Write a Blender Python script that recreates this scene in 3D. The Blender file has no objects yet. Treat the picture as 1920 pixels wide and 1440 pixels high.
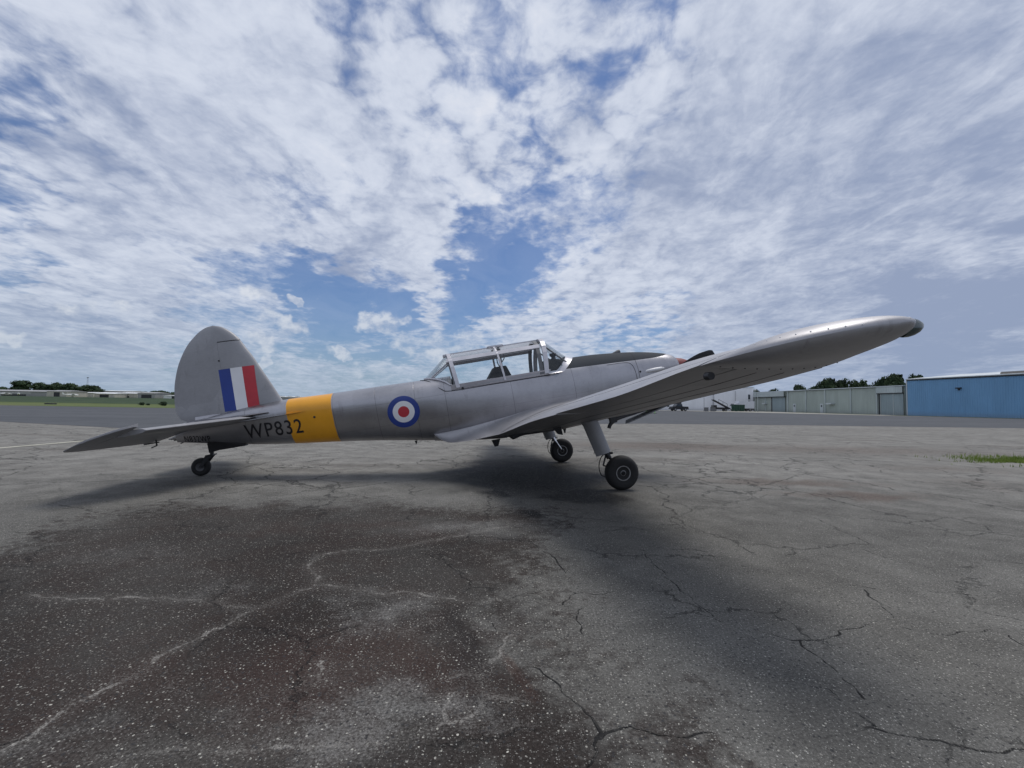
import bpy, bmesh, math, random
import numpy as np
from mathutils import Vector, Matrix, Euler, noise
random.seed(7)
R = math.radians
S = bpy.context.scene
COL = S.collection

# ---------------------------------------------------------------- camera
CAM_H = 1.055
cd = bpy.data.cameras.new('camera'); cam = bpy.data.objects.new('camera', cd); COL.objects.link(cam)
cd.sensor_width = 36.0; cd.lens = 850.0 / 1920.0 * 36.0; cd.clip_start = 0.05; cd.clip_end = 20000
pitch, roll = R(2.56), R(0.95)
Fv = Vector((0, math.cos(pitch), math.sin(pitch))); R0 = Vector((1, 0, 0)); U0 = Vector((0, -math.sin(pitch), math.cos(pitch)))
Rv = R0 * math.cos(roll) + U0 * math.sin(roll); Uv = U0 * math.cos(roll) - R0 * math.sin(roll)
cam.matrix_world = Matrix(((Rv.x, Uv.x, -Fv.x, 0), (Rv.y, Uv.y, -Fv.y, 0), (Rv.z, Uv.z, -Fv.z, CAM_H), (0, 0, 0, 1)))
S.camera = cam
S.view_settings.view_transform = 'Standard'; S.view_settings.look = 'None'
S.view_settings.exposure = 0.0; S.view_settings.gamma = 1.0; S.view_settings.use_curve_mapping = False
try:
    S.cycles.transparent_max_bounces = 16; S.cycles.max_bounces = 8
except Exception: pass

# ---------------------------------------------------------------- node helper
class NT:
    def __init__(s, tree):
        s.t = tree; tree.nodes.clear()
    def n(s, kind, **kw):
        nd = s.t.nodes.new('ShaderNode' + kind)
        ins = kw.pop('ins', {})
        for k, v in kw.items(): setattr(nd, k, v)
        for k, v in ins.items(): s.set(nd.inputs[k], v)
        return nd
    def set(s, sock, v):
        if hasattr(v, 'is_output') or hasattr(v, 'links'): s.t.links.new(v, sock)
        else:
            if isinstance(v, (tuple, list)) and len(v) == 3 and sock.type == 'RGBA': v = (*v, 1)
            sock.default_value = v
    def m(s, op, a, b=0.0, c=0.0, clamp=False):
        nd = s.n('Math', operation=op, use_clamp=clamp)
        s.set(nd.inputs[0], a); s.set(nd.inputs[1], b)
        if op in ('MULTIPLY_ADD', 'SMOOTH_MIN', 'SMOOTH_MAX', 'COMPARE'): s.set(nd.inputs[2], c)
        return nd.outputs[0]
    def v(s, op, a, b=(0, 0, 0), out=0):
        nd = s.n('VectorMath', operation=op); s.set(nd.inputs[0], a)
        if op == 'SCALE': s.set(nd.inputs['Scale'], b)
        elif op != 'LENGTH' and op != 'NORMALIZE': s.set(nd.inputs[1], b)
        return nd.outputs[out]
    def ss(s, x, lo, hi, a=0.0, b=1.0):
        nd = s.n('MapRange', interpolation_type='SMOOTHSTEP')
        s.set(nd.inputs[0], x); s.set(nd.inputs[1], lo); s.set(nd.inputs[2], hi); s.set(nd.inputs[3], a); s.set(nd.inputs[4], b)
        return nd.outputs[0]
    def lin(s, x, lo, hi, a=0.0, b=1.0):
        nd = s.n('MapRange'); s.set(nd.inputs[0], x); s.set(nd.inputs[1], lo); s.set(nd.inputs[2], hi); s.set(nd.inputs[3], a); s.set(nd.inputs[4], b)
        return nd.outputs[0]
    def mix(s, f, a, b):
        nd = s.n('Mix', data_type='RGBA'); s.set(nd.inputs[0], f); s.set(nd.inputs[6], a); s.set(nd.inputs[7], b)
        return nd.outputs[2]
    def noise(s, vec, scale, detail=4.0, rough=0.5, dist=0.0, col=False, dim='3D'):
        nd = s.n('TexNoise', noise_dimensions=dim); s.set(nd.inputs['Vector'], vec); s.set(nd.inputs['Scale'], scale)
        nd.inputs['Detail'].default_value = detail; nd.inputs['Roughness'].default_value = rough; nd.inputs['Distortion'].default_value = dist
        return nd.outputs['Color' if col else 'Fac']
    def voro(s, vec, scale, feature='F1', out='Distance', rnd=1.0):
        nd = s.n('TexVoronoi', feature=feature); s.set(nd.inputs['Vector'], vec); s.set(nd.inputs['Scale'], scale)
        nd.inputs['Randomness'].default_value = rnd
        return nd.outputs[out]
    def sep(s, v):
        nd = s.n('SeparateXYZ'); s.set(nd.inputs[0], v); return nd.outputs
    def comb(s, x, y, z):
        nd = s.n('CombineXYZ'); s.set(nd.inputs[0], x); s.set(nd.inputs[1], y); s.set(nd.inputs[2], z); return nd.outputs[0]

# ---------------------------------------------------------------- world: physical sky seen through a broken altocumulus sheet
PALE_CRACKS = [[(-2.537, 2.463), (-2.248, 2.428), (-1.85, 2.457), (-1.54, 2.417), (-1.368, 2.361), (-1.274, 2.34), (-1.19, 2.496), (-1.11, 2.644), (-0.954, 2.635), (-0.747, 2.555), (-0.513, 2.565), (-0.298, 2.504), (-0.165, 2.456), (-0.038, 2.494)], [(-1.11, 2.644), (-1.14, 2.787), (-1.243, 2.889), (-1.289, 2.962), (-1.314, 3.113), (-1.186, 3.253), (-0.899, 3.304), (-0.631, 3.508), (-0.327, 3.741), (0.02, 4.006)], [(-1.274, 2.34), (-1.353, 2.131), (-1.405, 1.97), (-1.431, 1.888), (-1.415, 1.79), (-1.455, 1.697), (-1.496, 1.581), (-1.474, 1.458), (-1.5, 1.393)], [(0.019, 2.127), (-0.017, 2.088), (-0.032, 2.012), (-0.047, 1.929), (-0.098, 1.852), (-0.115, 1.799), (-0.09, 1.734), (-0.068, 1.688), (-0.084, 1.63), (-0.125, 1.575), (-0.175, 1.548)], [(-0.206, 1.573), (-0.206, 1.641), (-0.195, 1.7)], [(-0.217, 1.789), (-0.169, 1.818), (-0.11, 1.813)], [(-0.068, 1.679), (-0.0, 1.669), (0.038, 1.676)], [(-1.202, 1.379), (-1.033, 1.403), (-0.938, 1.426), (-0.829, 1.407), (-0.697, 1.431), (-0.487, 1.436), (-0.319, 1.484), (-0.175, 1.548)], [(-0.708, 1.766), (-0.734, 1.852), (-0.756, 1.889)], [(-0.472, 2.136), (-0.416, 2.224), (-0.368, 2.242)]]
DARK_CRACKS = [[(-0.038, 2.494), (0.139, 2.591), (0.307, 2.626), (0.38, 2.6), (0.687, 2.627), (0.857, 2.686), (0.986, 2.699)], [(0.287, 2.441), (0.338, 2.556), (0.386, 2.6)], [(0.395, 2.414), (0.345, 2.322), (0.349, 2.24), (0.343, 2.138)], [(0.966, 3.4), (0.996, 2.603), (1.048, 2.291), (1.203, 2.191), (1.336, 2.122), (1.411, 2.125), (1.539, 2.167), (1.61, 2.23), (1.893, 2.293), (2.037, 2.193), (2.355, 2.255)], [(0.105, 1.876), (0.2, 1.757), (0.23, 1.681), (0.29, 1.585), (0.308, 1.51), (0.279, 1.431), (0.236, 1.369)], [(0.298, 1.487), (0.348, 1.523), (0.406, 1.544), (0.453, 1.526), (0.548, 1.499), (0.676, 1.519), (0.848, 1.488), (1.054, 1.515), (1.246, 1.539), (1.389, 1.504), (1.511, 1.458), (1.624, 1.471)], [(1.524, 3.093), (1.773, 2.915), (1.991, 2.796), (2.224, 2.727), (2.579, 2.703), (2.743, 2.622), (2.848, 2.557)], [(2.094, 2.721), (2.039, 2.574), (1.992, 2.411), (1.92, 2.294)], [(1.336, 2.122), (1.334, 1.911), (1.328, 1.787), (1.307, 1.708)], [(1.194, 1.801), (1.214, 1.662), (1.235, 1.568)], [(-4.199, 4.709), (-4.451, 4.963), (-4.659, 5.252), (-4.764, 5.702), (-4.881, 5.889)], [(-4.199, 4.709), (-3.852, 4.561), (-3.35, 4.599), (-2.684, 4.649), (-2.611, 4.915), (-2.561, 5.539), (-2.198, 5.948), (-1.646, 5.961)], [(-4.633, 4.171), (-4.466, 4.288), (-4.104, 4.38), (-4.155, 4.661)], [(1.167, 3.411), (1.328, 3.419), (1.463, 3.365), (1.551, 3.431)], [(2.669, 3.514), (2.693, 3.391), (2.716, 3.277)], [(2.377, 2.204), (2.342, 2.108)], [(-6.114, 7.299), (-5.792, 7.9), (-5.39, 8.271), (-4.506, 8.075)], [(-7.226, 6.47), (-6.497, 6.35), (-6.129, 6.062)], [(-3.14, 6.773), (-2.633, 7.107), (-2.298, 7.644), (-1.477, 8.025)], [(-4.229, 8.27), (-3.314, 7.933), (-2.724, 8.396), (-1.875, 8.121)], [(-0.056, 2.174), (-0.099, 2.279), (-0.076, 2.366), (-0.09, 2.492)], [(0.182, 3.486), (0.316, 3.193), (0.361, 2.897)]]
BROWN = [(-3.369, 2.335), (-3.484, 2.859), (-3.384, 3.064), (-3.33, 3.566), (-3.488, 4.251), (-2.749, 4.411), (-1.378, 4.625), (-0.797, 4.396), (-0.288, 4.431), (0.283, 4.515), (0.207, 4.018), (-0.022, 3.611), (-0.028, 2.752), (-0.056, 2.174), (0.053, 1.993), (0.124, 1.84), (0.214, 1.71), (0.296, 1.522), (0.252, 1.37), (0.169, 1.117), (-1.524, 1.089)]
PALE_BLOBS = [(-0.62, 2.35, 0.27, 0.26, 0.75), (-0.34, 3.92, 0.54, 0.27, 0.75), (-0.44, 1.57, 0.39, 0.15, 0.7), (-1.66, 2.62, 0.21, 0.22, 0.4), (-0.62, 5.01, 0.64, 0.33, 0.6), (0.02, 2.33, 0.11, 0.34, 0.4), (-2.6, 3.11, 0.52, 0.19, 0.35), (-2.16, 4.7, 1.07, 0.22, 0.4), (-1.21, 1.72, 0.31, 0.19, 0.25), (0.4, 2.18, 0.29, 0.44, 0.35), (0.47, 1.65, 0.24, 0.17, 0.25), (-1.4, 1.42, 0.19, 0.06, 0.4), (2.98, 2.89, 0.21, 0.13, 0.4)]
OIL_SHADE_BLOBS = [(0.75, 5.2, 0.55, 0.29, 0.9), (-0.23, 5.41, 0.38, 0.19, 0.8), (0.28, 4.41, 0.21, 0.17, 0.6), (0.02, 3.77, 0.26, 0.22, 0.5), (-0.19, 2.08, 0.14, 0.31, 0.5), (-0.15, 1.62, 0.09, 0.08, 0.5), (0.33, 7.02, 1.33, 1.81, 1.0), (0.96, 5.39, 0.57, 0.44, 0.9), (-0.24, 7.58, 0.78, 1.23, 0.8), (1.29, 4.96, 0.35, 0.21, 0.4), (0.73, 3.91, 0.68, 0.65, 0.3), (1.29, 2.58, 0.48, 0.42, 0.28), (1.33, 1.94, 0.41, 0.24, 0.18), (-0.36, 3.06, 0.31, 0.4, 0.35), (1.29, 2.82, 0.4, 0.21, 0.25)]  # real oil stains, enlarged to paint a darker shadow core under the aircraft
RUST_BLOBS = [(3.99, 6.56, 1.32, 0.33, 0.6), (4.35, 5.64, 0.85, 0.28, 0.7), (8.01, 8.38, 1.8, 0.62, 0.4), (4.1, 12.17, 3.13, 1.45, 0.6), (8.88, 11.98, 5.06, 1.41, 0.5), (6.87, 6.69, 1.04, 0.77, 0.35), (-1.43, 1.75, 0.56, 0.37, 0.5), (-0.64, 1.92, 0.53, 0.34, 0.7), (0.06, 1.93, 0.07, 0.16, 0.9), (-1.09, 3.73, 0.85, 0.37, 0.4), (0.69, 4.83, 0.57, 0.5, 0.3)]
SKY_BLOBS = [(-0.6897, 0.6004, 0.4048, 0.04, -0.6), (-0.6814, 0.6291, 0.374, 0.0305, -0.45), (-0.7232, 0.6236, 0.2969, 0.0418, -0.5), (-0.7324, 0.643, 0.224, 0.0279, -0.4), (-0.6896, 0.6698, 0.2753, 0.0265, -0.35), (-0.4611, 0.8083, 0.3662, 0.0528, -0.4), (-0.378, 0.838, 0.3936, 0.0465, -0.35), (-0.0554, 0.9464, 0.3183, 0.0686, -0.75), (-0.0951, 0.9694, 0.2262, 0.0569, -0.7), (-0.0379, 0.9689, 0.2445, 0.057, -0.65), (0.024, 0.9523, 0.3044, 0.0558, -0.5), (-0.1048, 0.9227, 0.3711, 0.0428, -0.45), (0.0428, 0.8444, 0.534, 0.0475, -0.55), (-0.0287, 0.8167, 0.5763, 0.0363, -0.45), (-0.0193, 0.7808, 0.6245, 0.0342, -0.4), (-0.3223, 0.7103, 0.6258, 0.0373, -0.3), (-0.2243, 0.7303, 0.6453, 0.0622, -0.35), (-0.0843, 0.7596, 0.6449, 0.0493, -0.35), (0.1861, 0.7305, 0.6571, 0.0467, -0.5), (0.2489, 0.7309, 0.6354, 0.0311, -0.35), (0.1323, 0.7775, 0.6148, 0.0424, -0.35), (-0.3312, 0.9232, 0.1948, 0.0655, -0.8), (-0.3849, 0.8911, 0.2404, 0.0604, -0.75), (-0.2507, 0.9543, 0.163, 0.0554, -0.7), (-0.4517, 0.855, 0.255, 0.0426, -0.6), (-0.5203, 0.8188, 0.2427, 0.0355, -0.5), (-0.2489, 0.9399, 0.2336, 0.0435, -0.4), (0.3168, 0.9281, 0.1956, 0.0639, -0.5), (0.2373, 0.9616, 0.138, 0.0559, -0.4), (0.0272, 0.9187, 0.3941, 0.0585, -0.35), (0.1594, 0.9182, 0.3626, 0.0637, -0.35), (0.0578, 0.8941, 0.4442, 0.0616, -0.35), (-0.4157, 0.8952, 0.1605, 0.0604, -0.45), (-0.3901, 0.9142, 0.1101, 0.0828, -0.3), (-0.5358, 0.8374, 0.1078, 0.0908, -0.35), (-0.2296, 0.9673, 0.1081, 0.1238, -0.35), (-0.095, 0.9827, 0.1588, 0.0694, -0.4), (-0.4517, 0.6707, 0.5884, 0.041, -0.25), (-0.3017, 0.7515, 0.5868, 0.0564, -0.2), (-0.5256, 0.7011, 0.4818, 0.1443, 0.3), (-0.3432, 0.8208, 0.4566, 0.1722, 0.38), (-0.1912, 0.915, 0.3554, 0.0738, 0.45), (-0.1271, 0.928, 0.3503, 0.0323, 0.4), (-0.1948, 0.9446, 0.2641, 0.0549, 0.35), (-0.1518, 0.9665, 0.2072, 0.0396, 0.3), (-0.5951, 0.7485, 0.2924, 0.1405, 0.2), (0.4788, 0.7449, 0.4647, 0.3148, 0.5), (0.1765, 0.9463, 0.2708, 0.0882, 0.3), (0.5203, 0.8139, 0.2587, 0.2202, 0.3), (0.1154, 0.8507, 0.5128, 0.0576, 0.3), (0.6819, 0.6827, 0.2625, 0.17, 0.3), (0.6768, 0.7247, 0.1296, 0.1467, 0.3), (-0.6857, 0.7111, 0.1556, 0.1287, 0.2)]
DARK_SKY = [(0.7141, 0.6858, 0.1402, 0.0812, 0.85), (0.6276, 0.7703, 0.1133, 0.0882, 0.6), (0.44, 0.8884, 0.1312, 0.0894, 0.5), (0.7319, 0.6566, 0.1823, 0.0446, 0.4), (-0.3436, 0.8883, 0.3046, 0.0503, 0.5), (0.3651, 0.791, 0.491, 0.1119, 0.2), (0.5996, 0.6778, 0.4256, 0.1367, 0.3), (0.6383, 0.5956, 0.4877, 0.0912, 0.3), (0.32, 0.8488, 0.421, 0.0949, 0.35), (0.4648, 0.7998, 0.3799, 0.1301, 0.2), (0.6302, 0.7162, 0.3, 0.1098, 0.25), (-0.6458, 0.7576, 0.0949, 0.1015, 0.3), (-0.7271, 0.6847, 0.0509, 0.0869, 0.35), (-0.6691, 0.6071, 0.4287, 0.0699, 0.3), (-0.5196, 0.7634, 0.3837, 0.1053, 0.2), (-0.2879, 0.9168, 0.2767, 0.0631, 0.4), (0.2276, 0.8856, 0.4049, 0.0605, 0.3), (-0.6551, 0.6664, 0.3561, 0.0662, 0.3)]
CUMULUS = [(-0.4947, 0.8451, 0.2024, 0.0241, 1), (-0.4791, 0.8528, 0.2077, 0.0169, 1), (-0.468, 0.8611, 0.1986, 0.0153, 0.9), (-0.4312, 0.8806, 0.1965, 0.0128, 1), (-0.4211, 0.8859, 0.1947, 0.0109, 0.9), (-0.4743, 0.8667, 0.1542, 0.0249, 0.7), (-0.442, 0.8851, 0.1455, 0.0277, 0.85), (-0.4206, 0.8955, 0.1456, 0.0201, 0.8), (-0.3828, 0.9186, 0.0977, 0.0125, 0.75), (-0.3697, 0.9235, 0.1018, 0.0137, 0.8), (-0.3555, 0.9294, 0.0994, 0.0127, 0.75), (-0.343, 0.9345, 0.0957, 0.0096, 0.7), (-0.4914, 0.8637, 0.1122, 0.0228, 0.7), (-0.4718, 0.8751, 0.1079, 0.0213, 0.8), (-0.4762, 0.8762, 0.0747, 0.0145, 1), (-0.4681, 0.8806, 0.0732, 0.0117, 0.9), (-0.4474, 0.8924, 0.0588, 0.0199, 0.5), (-0.3024, 0.9394, 0.1617, 0.0303, 0.8), (-0.2611, 0.9508, 0.1667, 0.0331, 0.8), (-0.2237, 0.9587, 0.1756, 0.0179, 0.7), (-0.2296, 0.9659, 0.1194, 0.0405, 0.6), (-0.1633, 0.9797, 0.1164, 0.0459, 0.7), (-0.0948, 0.9862, 0.1359, 0.0418, 0.6), (-0.3331, 0.9407, 0.0643, 0.0258, 0.5), (-0.272, 0.9604, 0.0611, 0.0333, 0.4), (-0.7479, 0.658, 0.0871, 0.0164, 0.9), (-0.7375, 0.6701, 0.0843, 0.0104, 0.8), (-0.6995, 0.7002, 0.1427, 0.0167, 0.6), (-0.6823, 0.7173, 0.1416, 0.0188, 0.7), (-0.6458, 0.7489, 0.149, 0.0154, 0.6), (-0.723, 0.6751, 0.1465, 0.0198, 0.5), (0.0091, 0.9981, 0.0613, 0.0212, 0.9), (0.0291, 0.9977, 0.0616, 0.0188, 0.9)]
PUFF_REG = [(-0.0658, 0.7605, 0.646, 0.2719, 0.8), (0.0331, 0.8519, 0.5227, 0.1154, 0.6), (-0.6773, 0.6324, 0.376, 0.1045, 0.6), (-0.7168, 0.6654, 0.2084, 0.0781, 0.4), (-0.4047, 0.8317, 0.38, 0.0827, 0.5), (0.1595, 0.9739, 0.1616, 0.1827, 0.4), (-0.5019, 0.663, 0.5555, 0.1005, 0.4), (0.2563, 0.7525, 0.6067, 0.097, 0.4), (-0.072, 0.929, 0.3629, 0.0864, 0.3)]

SUN_EL, SUN_AZ = R(68), R(40)      # azimuth measured from +Y (away from the camera) towards +X
w = bpy.data.worlds.new('World'); S.world = w; w.use_nodes = True
T = NT(w.node_tree)
sky = T.n('TexSky', sky_type='NISHITA', sun_disc=False, sun_elevation=SUN_EL, sun_rotation=SUN_AZ, altitude=50, air_density=1.1, dust_density=0.6, ozone_density=2.0)
dirv = T.n('TexCoord').outputs['Generated']
dx, dy, dz = T.sep(dirv)
dzp = T.m('MAXIMUM', dz, 0.0)
k = T.m('DIVIDE', 1.0, T.m('ADD', dzp, 0.13))
Px, Py = T.m('MULTIPLY', dx, k), T.m('MULTIPLY', dy, k)
P = T.comb(Px, Py, 0.0)
wpn = T.v('SUBTRACT', T.noise(P, 1.6, 2, 0.5, col=True, dim='2D'), (0.5, 0.5, 0.5))
fpn = T.v('SUBTRACT', T.noise(P, 6.0, 3, 0.6, col=True, dim='2D'), (0.5, 0.5, 0.5))
dwn = T.v('NORMALIZE', T.v('ADD', dirv, T.v('ADD', T.v('SCALE', wpn, 0.16), T.v('SCALE', fpn, 0.10))))
# the sheet is drawn out along the wind, away from the camera
Pw = T.v('ADD', T.comb(Px, T.m('MULTIPLY', Py, 0.70), 0.0), T.v('ADD', T.v('SCALE', wpn, 0.22), T.v('SCALE', fpn, 0.07)))
n1 = T.noise(Pw, 2.3, 7, 0.62, 0.2, dim='2D')                                        # large breaks
Pd = T.comb(Px, T.m('MULTIPLY', Py, 0.85), 0.0)
vor = T.n('TexVoronoi', feature='F1', voronoi_dimensions='2D'); T.set(vor.inputs['Vector'], T.v('ADD', Pd, T.v('SCALE', fpn, 0.16))); vor.inputs['Scale'].default_value = 9.5
puff = T.m('SUBTRACT', 0.50, T.m('SMOOTH_MAX', vor.outputs['Distance'], 0.25, 0.25))   # rounded puffs of altocumulus
n2 = T.noise(Pd, 9.0, 6, 0.60, 0.3, dim='2D')
n3 = T.noise(Pw, 3.6, 6, 0.62, 0.5, dim='2D')
n5 = T.noise(T.comb(Px, T.m('MULTIPLY', Py, 0.9), 0.0), 24.0, 3, 0.6, 0.3, dim='2D')
def blobsum(blobs, start, src, mul=1.5):
    acc = start
    for x, y, z, r, a in blobs:
        d = T.v('DOT_PRODUCT', src, (x, y, z), out=1)
        acc = T.m('ADD', acc, T.ss(d, math.cos(min(r * mul, 1.5)), 1.0 - (1 - math.cos(r)) * 0.05, 0.0, a))
    return acc
cov = blobsum([(x, y, z, r, a * (0.72 if (a < 0 and z > 0.38) else 0.95)) for x, y, z, r, a in SKY_BLOBS], 0.72, dwn)
preg = T.m('MINIMUM', blobsum(PUFF_REG, 0.22, dwn), 1.0)
dens = T.m('ADD', cov, T.m('MULTIPLY_ADD', n1, 1.3, -0.65))
dens = T.m('ADD', dens, T.m('MULTIPLY', T.m('MULTIPLY_ADD', n2, 1.4, -0.70), T.m('MULTIPLY_ADD', preg, 0.6, 0.4)))
dens = T.m('ADD', dens, T.m('MULTIPLY', puff, T.m('MULTIPLY', preg, 0.95)))
dens = T.m('ADD', dens, T.m('MULTIPLY_ADD', n5, 0.36, -0.18))
alpha = T.ss(dens, -0.12, 0.90)
lum = T.m('ADD', T.m('MULTIPLY', puff, T.m('MULTIPLY', preg, 1.3)), T.m('MULTIPLY_ADD', n3, 2.0, -1.0))
lum = T.m('ADD', lum, T.m('MULTIPLY', T.m('MULTIPLY_ADD', n2, 1.5, -0.75), T.m('MULTIPLY_ADD', preg, 0.6, 0.4)))
lum = T.m('ADD', lum, T.m('MULTIPLY_ADD', n5, 0.6, -0.30))
dark = blobsum(DARK_SKY, 0.0, dwn, 2.0)
lum = T.m('SUBTRACT', T.m('ADD', lum, 0.54), T.m('MULTIPLY', dark, 0.95))
lumc = T.ss(lum, -0.70, 1.05)
ccol = T.mix(lumc, (0.30, 0.36, 0.51), (0.66, 0.71, 0.82))
ccol = T.mix(T.ss(lum, 0.85, 1.6), ccol, (0.76, 0.79, 0.87))
SKYK = 0.062
skyc = T.v('SCALE', sky.outputs[0], SKYK)
skyc = T.v('MULTIPLY', skyc, (0.66, 0.90, 1.28))
veil = T.m('MULTIPLY_ADD', n3, 0.34, -0.02, clamp=True)
base = T.mix(veil, skyc, (0.48, 0.56, 0.74))
col = T.mix(T.m('MULTIPLY', alpha, 0.97), base, ccol)
# small fair-weather cumulus low over the field
cpos = T.v('NORMALIZE', T.v('ADD', dirv, T.v('SCALE', T.v('SUBTRACT', T.noise(dirv, 20.0, 3, 0.65, col=True), (0.5, 0.5, 0.5)), 0.05)))
cc = blobsum(CUMULUS, 0.0, cpos, 1.05)
cnz = T.noise(T.v('MULTIPLY', dirv, (1, 1, 1.5)), 26.0, 6, 0.62)
ca = T.ss(T.m('ADD', T.m('MULTIPLY', cc, 1.15), T.m('MULTIPLY_ADD', cnz, 1.9, -1.1)), 0.05, 1.0)
cshade = T.mix(T.ss(cnz, 0.36, 0.62), (0.46, 0.52, 0.65), (0.74, 0.77, 0.83))
col = T.mix(T.m('MULTIPLY', ca, 0.80), col, cshade)
# air light near the horizon
hz = T.m('POWER', T.m('SUBTRACT', 1.0, T.m('MINIMUM', dzp, 1.0)), 9.5)
hz = T.m('MULTIPLY', hz, 0.80)
hcol = T.mix(T.ss(dx, -0.7, 0.9), (0.31, 0.41, 0.53), (0.26, 0.34, 0.49))
col = T.mix(hz, col, hcol)
bg = T.n('Background'); T.set(bg.inputs[0], col); bg.inputs[1].default_value = 1.0
out = T.n('OutputWorld'); T.t.links.new(bg.outputs[0], out.inputs[0])

sd = bpy.data.lights.new('sun', 'SUN'); sun = bpy.data.objects.new('sun', sd); COL.objects.link(sun)
sd.energy = 2.1; sd.angle = R(27); sd.color = (1.0, 0.96, 0.90)
sv = Vector((math.sin(SUN_AZ) * math.cos(SUN_EL), math.cos(SUN_AZ) * math.cos(SUN_EL), math.sin(SUN_EL)))
sun.rotation_euler = sv.to_track_quat('Z', 'Y').to_euler()
sun.location = (0, 0, 30)

# ---------------------------------------------------------------- materials
MATS = {}
def mat(name, color=(0.5, 0.5, 0.5), rough=0.5, metal=0.0, var=0.12, vscale=6.0, bump=0.0, bscale=30.0, emit=None, spec=0.5, alpha=None):
    if name in MATS: return MATS[name]
    m = bpy.data.materials.new(name); m.use_nodes = True; t = NT(m.node_tree)
    tc = t.n('TexCoord').outputs['Object']
    b = t.n('BsdfPrincipled'); b.inputs['Metallic'].default_value = metal
    n = t.noise(tc, vscale, 5, 0.6)
    f = t.lin(n, 0.25, 0.75, 1 - var, 1 + var)
    c = t.v('SCALE', tuple(color), f); t.set(b.inputs['Base Color'], c)
    t.set(b.inputs['Roughness'], t.lin(n, 0.3, 0.7, max(rough - 0.06, 0.02), min(rough + 0.06, 1)))
    b.inputs['Specular IOR Level'].default_value = spec
    if bump:
        bp = t.n('Bump'); bp.inputs['Strength'].default_value = bump; bp.inputs['Distance'].default_value = 0.02
        t.set(bp.inputs['Height'], t.noise(tc, bscale, 4, 0.6)); t.set(b.inputs['Normal'], bp.outputs[0])
    o = t.n('OutputMaterial'); t.t.links.new(b.outputs[0], o.inputs[0]); MATS[name] = m
    return m

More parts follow.
